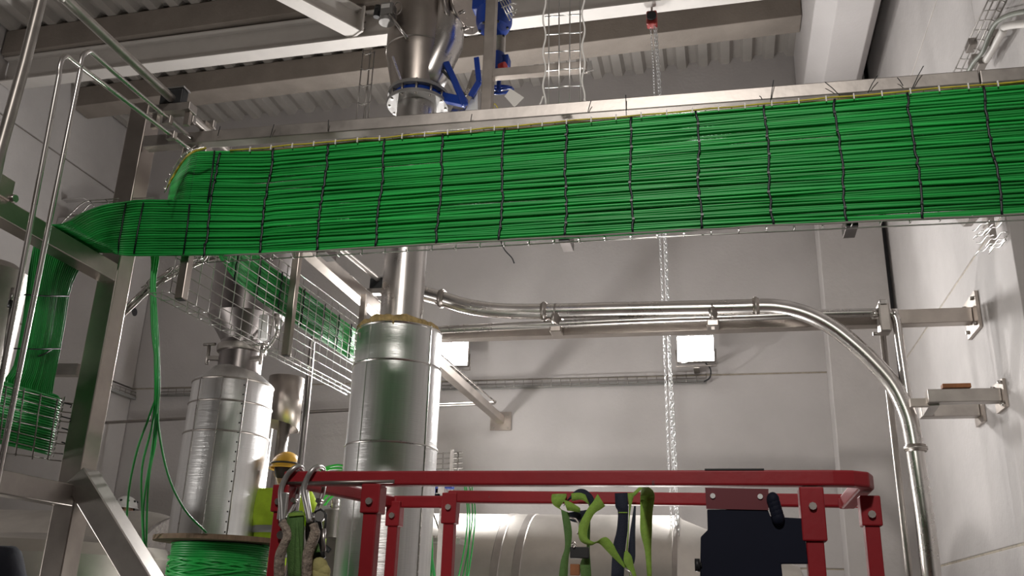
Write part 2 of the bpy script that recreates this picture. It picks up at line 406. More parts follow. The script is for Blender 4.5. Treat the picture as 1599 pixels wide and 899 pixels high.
# cable ties across the main face: one per column
ords = ['first', 'second', 'third', 'fourth', 'fifth', 'sixth', 'seventh', 'eighth', 'ninth', 'tenth', 'eleventh', 'twelfth', 'thirteenth', 'fourteenth']
xt = [PY(292, 350, YT).x]+TIEX[1:]+[TIEX[-1]+step*.62]
for c, x in enumerate([TIEX[0]]+TIEX[1:]):
    m = MB(); pts = []
    z0, z1 = zmain(0, x)-.009, zmain(NC-1, x)+.007
    if c == 0: pass
    k = 26
    for j in range(k+1):
        z = z0+(z1-z0)*j/k
        pts.append(V((x+random.uniform(-.0035, .0035)+.004*math.sin(j*.31+c), YT-.0118-random.uniform(0, .0025), z)))
    L = [p+V((-.0042, 0, 0)) for p in pts]; Rr = [p+V((.0042, 0, 0)) for p in pts]
    m.strip(L, Rr, .003)
    for j in range(3, k, 4):
        m.box(pts[j]+V((-.005, -.005, -.004)), pts[j]+V((.005, .002, .004)))
    tag(m.build('cable_tie', TIE, kind=None), 'black cable tie column across the green bundle, %s from its left end' % ords[c], 'cable tie', 'tie columns on the main bundle')
# loose tie tails above the tray
tails = [((1355, 145), (1370, 118)), ((1312, 150), (1288, 128)), ((1425, 137), (1442, 103)), ((1410, 134), (1401, 121)), ((735, 190), (737, 178)),
         ((978, 180), (977, 148)), ((918, 175), (923, 157)), ((512, 205), (513, 187)), ((422, 215), (428, 194)), ((1203, 160), (1208, 125)), ((1190, 155), (1186, 150)), ((340, 212), (344, 197))]
for a, b in tails:
    A, B = PY(*a, YT+.02), PY(*b, YT+.0)
    tag(MB().tube([A, (A+B)/2+V((0, 0, .004)), B], .0018, 5).build('tie_tail', TIE), 'black cable tie tail sticking up above the tray rail', 'cable tie', 'loose tie tails above the tray')
# support rail behind/above the bundle
t = thing('support_rail', 'long square steel rail along the top of the green bundle', 'rail', (-.5, YT+.05, 3.49))
a = PY(229, 225, YT+.06); b = PY(1599, 121, YT+.06)
b = a+(b-a)*1.2; b.x = min(b.x, 1.74); 
MB().bar(a, PY(1526, 126, YT+.06), .06, .058).build('rail_tube', SSD, t, bevel=.004)
MB().bar(PY(1528, 126, YT+.06), PY(1528, 126, YT+.06)+(b-a).normalized()*.5, .06, .058).build('rail_tube', SSD, t, bevel=.004)
for px in (505, 883, 1330):
    yb = {505: 390, 883: 373, 1330: 350}[px]
    p = PY(px, yb, YT+.05)
    t2 = thing('tray_bracket', 'square steel bracket under the green bundle, %s' % {505: 'leftmost of three', 883: 'middle of three', 1330: 'rightmost of three'}[px], 'bracket', (p.x, YT+.06, p.z), 'brackets carrying the cable tray')
    MB().box((p.x-.024, YT+.03, p.z-.018), (p.x+.02, YT+.14, p.z+.022)).build('arm', HOPM, t2, bevel=.002)
    MB().box((p.x-.022, YT+.022, p.z-.017), (p.x+.018, YT+.03, p.z+.02)).build('end_cap', BLACK, t2)
    MB().box((p.x-.024, YT+.10, p.z+.022), (p.x+.02, YT+.14, 3.47)).build('upright', SSD, t2)
# the wire basket tray the bundle is tied to
t = thing('cable_tray', 'wire basket tray standing on edge behind the long green bundle', 'cable tray', (-.4, YT+.03, ZB))
x0, x1 = -2.15, 1.6
yb = YT+.026
for j, z in enumerate(np.linspace(ZB-.012, ZT+.008, 9)):
    fan = (z-3.23)*.02
    MB().tube([(x0, yb, z), (-.2, yb, z+fan*.3), (x1, yb, z+fan-(.018 if j == 0 else 0))], .0026, 6).build('long_wire', WIRE, t)
cw = None; x = -2.1
while x < 1.6:
    if cw is None:
        cw = MB().tube([(x, yb-.03, ZB-.018), (x, yb+.004, ZB-.018), (x, yb+.004, ZT+.012), (x, yb-.03, ZT+.012)], .0026, 6).build('cross_wire', WIRE, t); xw0 = x
    else: clone(cw, (x-xw0, 0, .005*(x+1)/2 if x > 0 else 0))
    x += .10
# lower edge wire pair & grey cable running along the bottom edge
def edgecable(name, label, mt, z, y, r, amp, x0=-2.0, x1=1.6):
    pts = []; xx = x0
    while xx < x1:
        pts.append((xx, y+random.uniform(-amp, amp), z(xx)+random.uniform(-amp, amp))); xx += .09
    tag(MB().tube(smooth_path(pts, 2), r, 6).build(name, mt), label, 'cable')
edgecable('grey_cable', 'thin grey cable tied along the bottom edge of the green bundle', GREYC, lambda x: zmain(0, x)-.009, YT-.012, .0036, .002)
edgecable('earth_cable', 'yellow earth cable running along the top edge of the green bundle', YEL, lambda x: zmain(NC-1, x)+.014, YT-.012, .0036, .003, -2.05)
edgecable('earth_cable', 'second brownish yellow cable under the support rail', mat('tan_cable', (.30, .24, .10), .6), lambda x: zmain(NC-1, x)+.009, YT+.0, .0034, .003, -2.05)
# white clips on the top edge
i = 0; x = -1.95; cl = None
while x < 1.3:
    q = (x, YT-.016, zmain(NC-1, x)+.010)
    if cl is None: cl = MB().box((q[0]-.0022, q[1]-.002, q[2]-.012), (q[0]+.0022, q[1]+.004, q[2]+.012)).build('tray_clip', PAPER); q0 = V(q); tag(cl, 'small pale tie clip on the top edge of the cable tray', 'clip', 'pale clips along the tray edge')
    else: clone(cl, V(q)-q0)
    x += .10
# bend cable bunch: tie columns at left bend + outer mesh wires
def tiepath(pxs, Yf, name='cable_tie', label='', grp=None, w=.0032):
    pts = [Yf(p) for p in pxs]; m = MB()
    m.strip([p+V((-w, 0, 0)) for p in pts], [p+V((w, 0, 0)) for p in pts], .003)
    return tag(m.build(name, TIE), label, 'cable tie', grp)
tiepath([(197, 317), (193, 335), (190, 355), (186, 375), (184, 397)], lambda p: PY(*p, YT-.035), label='black cable tie column on the lower bundle just before the left bend')
tiepath([(224, 316), (219, 340), (214, 365), (209, 396)], lambda p: PY(*p, YT-.018), label='black cable tie column on the lower bundle, second from the left bend')
tiepath([(296, 318), (293, 350), (286, 398)], lambda p: PY(*p, YT-.012), label='black cable tie column on the lower bundle beside the S-bend')
tiepath([(309, 238), (303, 270), (296, 312)], lambda p: PY(*p, YT-.0), label='black cable tie column on the upper bundle beside its turn')
tiepath([(335, 235), (331, 270), (324, 316)], lambda p: PY(*p, YT-.012), label='black cable tie column on the upper bundle, second from its turn')
t = thing('bend_mesh', 'bent wire mesh arching over the left bend of the green bundle', 'mesh', tuple(PY(140, 340, 3.1)))
def yy(px): return 3.0+.25*min(1, max(0, (px-90)/100))
for pl in ([(88, 356), (112, 332), (132, 315), (160, 312), (188, 310), (240, 309)], [(98, 357), (128, 331), (142, 318), (165, 316), (190, 313), (240, 312)]):
    MB().tube(smooth_path([PY(a, b, yy(a)+.03) for a, b in pl], 3), .0024, 6).build('long_wire', WIRED, t)
for a, b in (((112, 332), (124, 337)), ((140, 313), (147, 322)), ((165, 311), (174, 322)), ((205, 309), (208, 316))):
    MB().tube([PY(*a, yy(a[0])+.03), PY(*b, yy(b[0])+.02)], .0024, 6).build('cross_wire', WIRED, t)
# yellow cable and clips round the upper bend
tag(MB().tube(smooth_path([PX(322, 231, -2.1), PX(300, 238, -2.16), PX(285, 252, -2.24), PX(270, 276, -2.28), PX(258, 296, -2.3)], 4), .005, 6).build('earth_cable', YEL), 'yellow earth cable curling round the upper turn of the bundle', 'cable')
t = thing('edge_mesh', 'tangle of shiny wire and clips edging the upper turn', 'mesh', tuple(PX(285, 260, -2.28)))
prev = None
for k, (a, b) in enumerate([(315, 232), (305, 233), (297, 238), (288, 244), (283, 252), (276, 262), (270, 272), (264, 283), (262, 294)]):
    p = PX(a, b, -2.2-.01*k)
    MB().tube([p+V((0, -.01, -.018)), p+V((-.012, -.01, .0)), p+V((0, 0, .02))], .0028, 5).build('wire_clip', WIRE, t)
MB().tube(smooth_path([PX(a, b, -2.24) for a, b in [(322, 228), (300, 234), (282, 246), (268, 270), (257, 300)]], 4), .003, 6).build('edge_wire', WIRE, t)

# riser ties
def rline(a, b, X=XRV+.013, r=.003):
    return MB().tube([PX(*a, X), PX((a[0]+b[0])/2, (a[1]+b[1])/2+1, X), PX(*b, X)], r, 5)
tag(rline((22, 544), (95, 544)).build('cable_tie', TIE), 'black cable tie across the vertical green riser at left', 'cable tie')
tag(rline((60, 556), (82, 545)).build('cable_tie', TIE), 'short slanting black tie low on the green riser', 'cable tie')
tag(rline((38, 460), (108, 462)).build('cable_tie', TIE), 'black cable tie high on the green riser in the beam shadow', 'cable tie')
# box tray at the riser foot : square mesh
t = thing('cable_tray', 'square wire mesh tray full of green cables at left, below the riser', 'cable tray', (XRV, 3.0, 2.13))
XM = XRV+.030
for j, (a, b) in enumerate([((0, 601), (92, 625)), ((0, 615), (92, 640)), ((0, 633), (91, 655)), ((0, 652), (88, 672)), ((0, 668), (85, 690)), ((0, 685), (80, 705)), ((0, 706), (75, 716))]):
    A, B = PX(*a, XM), PX(*b, XM); A = A+(A-B)*2
    MB().tube([A, B, B+V((-.012, .03, 0)), B+V((.03, .07, 0.0))], .0026, 6).build('long_wire', WIRED, t)
for a, b in (((38, 606), (24, 712)), ((64, 614), (50, 717)), ((10, 603), (-3, 705)), ((90, 622), (74, 718)), ((-18, 598), (-32, 700)), ((-45, 595), (-60, 695))):
    MB().tube([PX(*a, XM+.005), PX(*b, XM+.005)], .003, 6).build('cross_wire', WIRED, t)
for j, y in enumerate((628, 650, 668, 690, 708)):
    a = PX(96, y, -2.66); 
    tag(MB().tube([a, PX(112-j, y+4, -2.64), PX(110-j, y+8, -2.64)], .003, 5).build('tie_tail', TIE), 'black tie tail poking out beside the left mesh tray', 'cable tie', 'tie tails beside the left mesh tray')
for j in range(11):
    f_ = j/10
    p = PX(97-17*f_, 622+88*f_, -2.66)
    MB().tube([p+V((0, -.008, -.004)), p+V((.008, .004, .008)), p+V((0, .012, -.006))], .0026, 5).build('wire_end', WIRE, t)

# far tray -----------------------------------------------------------------
t = thing('cable_tray', 'wire mesh tray receding towards the back wall with green cables in its upper half', 'cable tray', (XS1, 4.2, 2.83))
XF = XS1+.03; ya, ye = 3.24, 5.42
def zfar(k, y): return 2.842+.030*(y-3.2)+k*.475
for j in range(10):
    k = j/9
    MB().tube([(XF, ya, zfar(k, ya)), (XF, ye, zfar(k, ye))], .0024, 6).build('long_wire', WIRE, t)
for j in range(2):
    MB().tube([(XF-.05*(j+1), ya, zfar(0, ya)), (XF-.05*(j+1), ye, zfar(0, ye))], .0024, 6).build('long_wire', WIRE, t)
y = ya; cw = None
while y < ye:
    if cw is None: cw = MB().tube([(XF, y, zfar(1, y)), (XF, y, zfar(0, y)), (XF-.11, y, zfar(0, y)), (XF-.11, y, zfar(0, y)+.05)], .0024, 6).build('cross_wire', WIRE, t)
    else: clone(cw, (0, y-ya, .030*(y-ya)))
    y += .10
# ties in the far tray
for q, y in enumerate((3.75, 3.98, 4.22, 4.5, 4.78, 5.0, 5.2)):
    pts = [V((XS1+.012+random.uniform(0, .004), y+random.uniform(-.007, .007), 3.075+.013*(y-4)+.225*j/14)) for j in range(15)]
    m = MB(); m.tube(pts, .0042, 5)
    tag(m.build('cable_tie', TIE), 'knotted black tie in the receding mesh tray, %s from its near end' % ords[q], 'cable tie', 'ties in the receding mesh tray')
# hangers of the far tray
for nm, (a, b, yv) in {'near': ((292, 400), (282, 468), 3.42), 'middle': ((462, 392), (449, 557), 4.33), 'far': ((565, 465), (560, 600), 5.35)}.items():
    A = PX(*a, XS1+.06); B = PX(*b, XS1+.06)
    y = (A.y+B.y)/2
    zt = 3.53
    tt = thing('tray_hanger', 'upright square steel hanger before the receding mesh tray, %s of three' % {'near': 'nearest', 'middle': 'middle', 'far': 'farthest'}[nm], 'hanger', (XS1+.06, y, B.z), 'hangers of the receding tray')
    MB().box((XS1+.042, y-.02, B.z), (XS1+.082, y+.02, zt)).build('hanger_tube', SS, tt, bevel=.003)
    MB().box((XS1+.046, y-.016, B.z-.002), (XS1+.078, y+.016, B.z)).build('end_cap', BLACK, tt)

# ================================================================== LEFT SUPPORT FRAME
t = thing('pipe_rack', 'square stainless steel frame at left with leaning brace', 'frame', (-2.59, 3.3, 0))
PXa, PXb, PYa, PYb = -2.645, -2.548, 3.27, 3.37
MB().box((PXa, PYa, 0), (PXb, PYb, 3.82)).build('post', SS, t, bevel=.004)
MB().box((-2.63, .4, 2.918), (-2.55, 3.268, 2.998)).build('cross_beam', SS, t, bevel=.004)
MB().box((-2.63, .4, 1.955), (-2.55, 3.268, 2.04)).build('cross_beam', SSD, t, bevel=.004)
A = PY(128, 745, 3.3); B = PY(222, 899, 3.3); B2 = A+(B-A)*3.0
B2 = A+(B-A)*((A.z-0.05)/(A.z-B.z))
MB().bar(A, B2, .10, .10, up=(0, 1, 0)).build('brace', SSD, t, bevel=.004)
MB().box((-2.64, 2.62, 0), (-2.56, 2.70, 1.954)).build('post', SSD, t, bevel=.004)
a = PX(0, 300, -2.6)
# plate with bolt on beam
A = PX(20, 312, -2.5); 
MB().box((-2.548, A.y-.5, 2.99), (-2.535, A.y+.03, 3.07)).build('joint_plate', SS, t, bevel=.002)
MB().disc(PX(21, 310, -2.53), .016, (1, 0, 0), .02, 6).build('bolt', SSP, t)
A = PX(85, 577, -2.6); 
MB().bar(PY(84, 578, 3.32), PY(125, 578, 3.32), .045, .05).build('tie_bar', SSD, t)
# low post, seen below lower beam
q = PY(96, 790, 3.3)
# cap bar on top of post and brackets
t = thing('overhead_beam', 'square steel beam running overhead to a plate on the back wall', 'beam', (-2.3, 6, 3.53))
MB().box((-2.345, 3.29, 3.535), (-2.265, D-.03, 3.615)).build('beam_tube', SS, t, bevel=.004)
wp_ = MB().box((-2.42, D-.02, 3.46), (-2.19, D-.001, 3.66)).build('wall_plate', SS, t)
for dx in (-.08, .08):
    for dz in (-.07, .07): MB().disc((-2.305+dx, D-.025, 3.56+dz), .012, (0, 1, 0), .02, 6).build('bolt', SSD, wp_)
# pole and pipes upper left
XP = -2.30
p0 = PX(70, -10, XP); p0 = V((XP, p0.y, p0.z))
pa = PX(100, -3, XP); pb = PX(262, 148, XP)
zA = 3.70
yp = PX(30, 130, XP).y
tp = thing('vent_pipe', 'thick grey pipe at left rising and turning back along the beam', 'pipe', (XP, yp, 0))
MB().tube([PX(-30, 380, XP), PX(0, 235, XP), PX(38, 100, XP), PX(62, 5, XP), PX(66, -20, XP)]+[PX(76, -24, XP), PX(86, -16, XP)], .020, 14).build('pipe_upright', PIPEG, tp)
MB().tube([PX(86, -16, XP), PX(100, -3, XP), pb, V((XP, 4.2, pb.z+.01)), PX(592, 437, XP)], .0195, 14).build('pipe_run', PIPEG, tp)
MB().tube([PX(92, -12, XP), PX(99, -5, XP)], .026, 14).build('coupling', SSD, tp)
for nm, (a, b) in {'nearer': ((272, 150), 0), 'farther': ((591, 441), 0)}.items():
    c = PX(*a, XP)
    tt = thing('pipe_block', '%s black clamp block holding the thick grey pipe' % nm, 'clamp', tuple(c), 'black pipe clamp blocks')
    MB().box(c+V((-.06, -.015, -.045)), c+V((.05, .03, .028))).build('block', BLACK, tt, bevel=.004)
    MB().box(c+V((-.055, -.02, .028)), c+V((.055, .035, .036))).build('top_plate', WIRE, tt)
    MB().box(c+V((-.10, -.02, -.085)), c+V((.10, .04, -.048))).build('base_tube', SSD, tt, bevel=.002)
    for dx in (-.08, .08): MB().box(c+V((dx-.012, 0, -.15)), c+V((dx+.012, .02, -.086))).build('support_leg', SS, tt)
for nm, (v0, v1, c1, c2) in {'left': ((8, 560), (93, 105), (104, 88), (290, 228)), 'right': ((38, 540), (126, 98), (139, 80), (306, 222))}.items():
    X = XP+.02
    B = PX(*v1, X); Bt = V((X, B.y, 0)); 
    c = PX(*c2, X)
    lo = PX(*v0, X); lo2 = B+(lo-B)*((B.z-.3)/(B.z-lo.z))
    P = [lo2, lo, PX(v1[0]-1, v1[1]+14, X), B, PX(v1[0]+4, v1[1]-12, X), PX(*c1, X), PX(c1[0]+8, c1[1]+6, X), PX((c1[0]+c2[0])/2, (c1[1]+c2[1])/2, X), c]
    end = PX(775, 629, X) if nm == 'right' else PX(762, 630, X)
    P += [c*.5+end*.5, end+V((0, -.05, .0))]
    Pn = P[:2]+smooth_path(P[2:7], 4)+P[7:]
    tt = thing('gas_pipe', '%s of the two thin bright pipes hooked over at upper left' % nm, 'pipe', tuple(lo2), 'pair of thin hooked pipes')
    MB().tube(Pn, .0095, 10).build('pipe_tube', SSP, tt)
    ex = end+V((-4.5, .05, -.0))
    MB().tube([end+V((0, -.05, 0)), end+V((-.02, -.01, 0)), end+V((-.08, 0, 0)), V((-2.9, end.y, end.z-.01)), V((-6.8, end.y, end.z-.14))], .017, 10).build('wall_run', SSD, tt)
# clamps of thin pipes around the post head
for a, lb in (((262, 188), 'small steel clamp on the lower thin pipe by the left post head'), ((298, 188), 'small steel clamp on the upper thin pipe above the rail end'), ((330, 195), 'small steel clamp farthest right of the left post head'), ((268, 212), 'small steel clamp lowest beside the left post head')):
    c = PX(*a, XP+.02)
    tag(MB().box(c+V((-.02, -.012, -.02)), c+V((.02, .012, .02))).build('pipe_clamp', SSD, bevel=.003), lb, 'clamp', 'pipe clamps at the left post head')
tag(MB().box(PX(314, 210, XP)+V((-.012, 0, -.0)), PX(318, 188, XP)+V((.012, .03, .0))).build('clamp_upright', SSD), 'small dark upright flat bar standing above the rail at left', 'bracket')

# curved shiny conduits behind the post
for k, (dy, mt) in enumerate(((0, SSP), (8, SSD))):
    tag(MB().tube(smooth_path([PY(345, 392+dy, 4.3), PY(318, 400+dy, 4.3), PY(285, 415+dy, 4.2), PY(255, 430+dy, 4.1), PY(228, 450+dy, 4.05), PY(205, 472+dy, 4.0), PY(175, 500+dy, 4.0)], 5), .011, 10).build('conduit', mt),
        ['bright curved conduit sweeping down behind the left post', 'darker curved conduit just under the bright one behind the left post'][k], 'conduit')
sp = []
for j in range(70):
    f_ = j/69; a, b = 325-110*f_, 396+62*f_+8*math.sin(j*.3)
    sp.append(PY(a, b-2, 4.02)+V((.02*math.cos(j*1.3), .02*math.sin(j*1.3), .02*math.sin(j*1.3+1))))
tag(MB().tube(sp, .003, 5).build('coiled_wire', WIRED), 'coiled dark wire tangle behind the left post', 'wire')

# cables hanging from the tray to the reel
hang = [([(240, 398), (237, 430), (240, 480), (246, 540), (246, 620), (238, 700), (224, 790), (226, 868)], GREEN, 'hanging green cable, thickest of the drop below the tray'),
        ([(244, 398), (240, 440), (245, 520), (243, 600), (244, 680), (232, 750), (228, 860)], GREEN2, 'hanging green cable close beside the drop under the tray'),
        ([(247, 398), (242, 445), (247, 530), (249, 600), (247, 660), (262, 740), (288, 795), (322, 831)], GREEN3, 'hanging green cable bending right onto the reel flange'),
        ([(237, 398), (236, 450), (238, 520), (247, 600), (233, 650), (215, 700), (202, 760), (197, 822)], GREEN3, 'hanging green cable straying left of the drop'),
        ([(242, 400), (238, 450), (242, 560), (240, 650), (222, 730), (222, 800), (224, 850)], GREEN, 'hanging green cable with a wide lower bow')]
for k, (pl, mt, lb) in enumerate(hang):
    P = [PY(a, b, 3.3+.012*k+1.1*max(0, (b-640)/240)**1.2) for a, b in pl]
    tag(MB().tube(smooth_path([V((P[0].x, YT+.04, P[0].z+.03))]+P, 5), .0052, 7).build('hanging_cable', mt), lb, 'cable')
tag(MB().tube(smooth_path([PY(a, b, YT) for a, b in ((781, 374), (788, 390), (799, 402), (803, 411))], 3), .0025, 5).build('stray_wire', TIE), 'short black stray wire hanging under the middle of the bundle', 'wire')

# ================================================================== INSULATED PIPES
def pipe2():
    c = PY(612, 620, 5.0); cx, cy = -1.862, 5.0
    def z(px, py): return PY(px, py, cy).z
    t = thing('insulated_pipe', 'tall aluminium clad riser pipe in the middle with mineral wool showing at its top', 'pipe', (cx, cy, 0))
    r1 = .253; r2 = .262; ri = .130
    zt = z(626, 519); zr1 = z(616, 578); zr2 = z(612, 701)
    MB().lathe((cx, cy, 0), [(r1-.004, zr1-.03), (r1, zr1), (r1, zt-.004)], 64).build('upper_jacket', CLAD, t)
    MB().lathe((cx, cy, 0), [(r2, zr2-.0), (r2, zr1+.0), (r1, zr1+.006)], 64).build('middle_jacket', CLAD, t)
    MB().lathe((cx, cy, 0), [(r2+.004, .35), (r2+.004, zr2)], 64).build('lower_jacket', CLAD, t)
    for zz, rr in ((zr1, r2), (zr2, r2+.004), (zt-.01, r1)):
        MB().lathe((cx, cy, zz), [(rr-.004, -.008), (rr+.004, -.005), (rr+.006, 0), (rr+.004, .005), (rr-.004, .008)], 64).build('jacket_bead', SSP, t)
    # standing seams with rivets
    for ang in (-2.62, ):
        for r, za, zb in ((r1, zr1, zt), (r2, zr2, zr1), (r2+.004, .4, zr2)):
            x, y = cx+math.cos(-.42)*r, cy+math.sin(-.42)*r
            MB().box((x-.002, y-.006, za), (x+.003, y+.002, zb)).build('seam', SSP, t)
            x, y = cx+math.cos(-1.95)*r, cy+math.sin(-1.95)*r
            MB().box((x-.003, y-.0015, za), (x+.003, y+.002, zb)).build('seam', CLAD, t)
    # wool
    m = MB(); n = 40
    pts = []
    for k in range(n):
        a = 2*PI*k/n; rr = .205+random.uniform(-.012, .02)
        pts.append((cx+rr*math.cos(a), cy+rr*math.sin(a), zt+random.uniform(-.005, .018)))
    m.tube(pts, .04, 8, closed=True)
    m.build('wool_filling', WOOL, t)
    MB().lathe((cx, cy, 0), [(ri, zt-.2), (ri, 4.78)], 48).build('inner_pipe', SSP, t)
    # collar sheet
    a = PY(560, 520, 4.9)
    MB().prism([PY(558, 519, 4.82), PY(600, 516, 4.82), PY(600, 519, 4.82), PY(572, 527, 4.82), PY(563, 533, 4.82)], (0, .12, 0)).build('collar_sheet', SSD, t)
    MB().lathe((cx, cy, 0), [(.16, 0), (.16, .02), (.12, .03), (.12, .36)], 24).build('foot', SSD, t)
    return cx, cy, zt
cx2, cy2, zt2 = pipe2()
# butterfly valve at top
zf = PY(652, 165, cy2).z
def vv(px, py): return PY(px, py, cy2)
t = thing('butterfly_valve', 'blue butterfly valve clamped between grey flanges on top of the central pipe', 'valve', (cx2+.01, cy2, zf-.02))
fcx = PY(652, 165, cy2).x
MB().lathe((fcx, cy2, zf), [(.135, -.012), (.200, -.012), (.205, -.008), (.205, .012), (.135, .012)], 56).build('lower_flange', FLG, t)
MB().lathe((fcx, cy2, zf+.075), [(.135, -.012), (.200, -.012), (.200, .012), (.135, .012)], 56).build('upper_flange', FLG, t)
MB().lathe((fcx, cy2, zf), [(.165, .012), (.165, .065)], 48).build('valve_body', BLUE, t)
for k in range(12):
    a = 2*PI*(k+.5)/12
    MB().tube([(fcx+.185*math.cos(a), cy2+.185*math.sin(a), zf-.02), (fcx+.185*math.cos(a), cy2+.185*math.sin(a), zf+.095)], .009, 8).build('bolt', SSD, t)
MB().bar(V((fcx+.15, cy2-.02, zf+.04)), PY(727, 160, cy2+(-.04)), .05, .06).build('stem_neck', BLUE, t, bevel=.005)
MB().bar(PY(727, 165, cy2+(-.05)), PY(696, 97, cy2+(-.10)), .035, .045).build('lever', BLUE, t, bevel=.012)
MB().bar(PY(735, 150, cy2+(-.05)), PY(748, 128, cy2+(-.04)), .02, .04).build('notch_plate', BLUE, t, bevel=.004)
MB().bar(PY(748, 128, cy2+(-.04)), PY(744, 90, cy2+(-.04)), .02, .035).build('notch_plate', BLUE, t, bevel=.004)
MB().bar(PY(727, 150, cy2+(-.06)), PY(683, 101, cy2+(-.10)), .012, .016).build('trigger', BLACK, t)
# cone and vessel
t = thing('silo_outlet', 'stainless silo outlet with faceted cone above the blue valve', 'silo', (fcx, cy2, zf+.09))
zc0, zc1, zc2 = zf+.088, vv(650, 95).z, vv(655, -60).z
vx = fcx-.01
MB().lathe((vx, cy2, 0), [(.150, zc0), (.168, zc0+.01), (.222, zc1), (.228, zc1+.05), (.232, zc2)], 40, smooth=True).build('outlet_cone', SS, t)
MB().lathe((vx, cy2, zc1+.045), [(.229, -.006), (.233, 0), (.229, .006)], 40).build('weld_ring', SSD, t)
br = MB().tube([V((vx+.05, cy2-.02, zc0+.02)), V((vx+.10, cy2-.03, zc0+.13)), V((vx+.19, cy2-.05, zc1+.06)), V((vx+.23, cy2-.05, zc2))], [.11, .12, .12, .12], 20).build('branch_pipe', SSP, t)
MB().bar(PY(613, 88, cy2+(-.24)), PY(627, 128, cy2+(-.17)), .01, .012).build('weld_seam', SSP, t)
p = vv(712, 20)+V((.06, -.05, 0))
MB().disc(p, .19, (1, -.5, -.1), .03, 40).build('side_flange', SSD, t)
MB().disc(p+V((.03, -.015, 0)), .15, (1, -.5, -.1), .03, 40).build('side_cover', SS, t)
for k in range(8):
    a = 2*PI*k/8
    q = p+V((.035+.0*k, .17*math.cos(a)*.9, .17*math.sin(a)))
    MB().disc(q, .012, (1, -.5, -.1), .05, 8).build('bolt', SSD, t)
# sensor box on silo left
t = thing('sensor_head', 'small boxed sensor head with handwheel on the silo, upper left side', 'sensor', tuple(PY(607, 20, cy2+(-.25))))
q = PY(605, 18, cy2+(-.25))
MB().box(q+V((-.035, -.04, -.05)), q+V((.05, .04, .045))).build('housing', FLG, t, bevel=.006)
MB().box(q+V((-.03, -.043, .0)), q+V((.03, -.04, .03))).build('face_plate', PAPER, t)
MB().tube([q+V((-.08, 0, .02)), q+V((-.035, 0, .02))], .025, 12).build('cable_gland', BLACK, t)
MB().tube([q+V((-.075, 0, -.035)), q+V((-.07, 0, .05))], .022, 12).build('junction', BLACK, t)
MB().lathe(q+V((0, 0, -.09)), [(.05, 0), (.055, .02), (.04, .04)], 16).build('base', FLG, t)
MB().tube([q+V((.075, -.02, 0))+V((.01*math.cos(a), .0, .05*math.sin(a)))+V((.02*math.cos(a), 0, 0)) for a in [2*PI*k/16 for k in range(16)]], .005, 6, closed=True).build('handwheel', SSD, t)
MB().tube([q+V((.03, -.03, -.05)), PY(636, 60, cy2+(-.26))], .011, 8).build('probe_rod', SSP, t)
# shiny bent duct right of valve
t = thing('chute', 'bent shiny chute between the valve and the square post', 'chute', tuple(vv(730, 170)))
MB().strip([PY(700, 182, cy2+(.1)), PY(712, 160, cy2+(.12)), PY(728, 140, cy2+(.16)), PY(738, 110, cy2+(.18))], [PY(745, 182, cy2+(.1)), PY(748, 165, cy2+(.12)), PY(750, 140, cy2+(.16)), PY(752, 110, cy2+(.18))], .01).build('chute_sheet', SSP, t)
MB().strip([PY(724, 178, cy2+(-.02)), PY(738, 150, cy2+(-.02))], [PY(746, 176, cy2+(-.02)), PY(745, 128, cy2+(-.02))], .006).build('side_plate', WHITE, t)
# square post and arm in front of the blue actuators
Yq = 4.2
t = thing('hanging_post', 'square steel post hanging behind the bundle beside the blue actuators', 'post', tuple(PY(757, 182, Yq)))
A = PY(757, 190, Yq); 
MB().box((A.x-.028, Yq, 3.55), (A.x+.030, Yq+.06, 6.0)).build('post_tube', SS, t, bevel=.003)
B = PY(767, 117, Yq+.03); C = PY(917, 105, Yq+.03)
MB().bar(B, C, .05, .05).build('side_arm', SS, t, bevel=.003)
MB().bar(C+V((-.012, 0, .03)), C+V((.0, 0, -.03)), .01, .07).build('arm_end_plate', SSP, t)
# blue actuators
t = thing('valve_actuator', 'large blue valve actuator behind the square post at top', 'valve', tuple(PY(775, 50, 4.6)))
q = PY(772, 20, 4.7)
MB().lathe(q, [(.02, -.13), (.10, -.12), (.115, -.08), (.115, .0), (.08, .04), (.08, .2)], 28).build('gear_housing', BLUE, t)
MB().bar(q+V((-.14, 0, .06)), q+V((.1, 0, .06)), .09, .08).build('side_arm', BLUE, t, bevel=.01)
for k in range(6):
    a = k*PI/3
    MB().disc(q+V((.09*math.cos(a), .09*math.sin(a), -.122)), .009, (0, 0, 1), .02, 6).build('bolt', BLACK, t)
t = thing('handwheel_gearbox', 'blue gearbox with red knob and spoked handwheel hanging a white tag', 'valve', tuple(PY(780, 140, 4.7)))
q = PY(775, 98, 4.75)
MB().lathe(q, [(.03, -.075), (.06, -.07), (.065, 0), (.05, .06), (.02, .075)], 24).build('gear_housing', BLUE, t)
MB().box(q+V((.04, -.04, -.05)), q+V((.085, .04, .03))).build('end_cover', BLUE, t, bevel=.005)
MB().disc(PY(785, 104, 4.68), .026, (1, -.4, 0), .04, 14).build('knob', REDK, t)
hc = PY(779, 140, 4.7); m = MB()
ring = [hc+V((.085*math.cos(a), .05*math.sin(a), .055*math.sin(a)-.01*math.cos(a))) for a in [2*PI*k/28 for k in range(28)]]
MB().tube(ring, .010, 8, closed=True).build('handwheel', BLUE, t)
for k in range(3):
    a = k*2*PI/3+.4
    MB().tube([hc, hc+V((.083*math.cos(a), .05*math.sin(a), .053*math.sin(a)))], .008, 6).build('spoke', BLUE, t)
MB().tube([hc+V((0, 0, -.02)), hc+V((-.01, .02, .16))], .014, 8).build('shaft', BLUE, t)
MB().tube([q+V((0, .05, .05)), V((q.x, q.y+.05, 7.72))], .04, 14).build('mount_pipe', SSD, t)
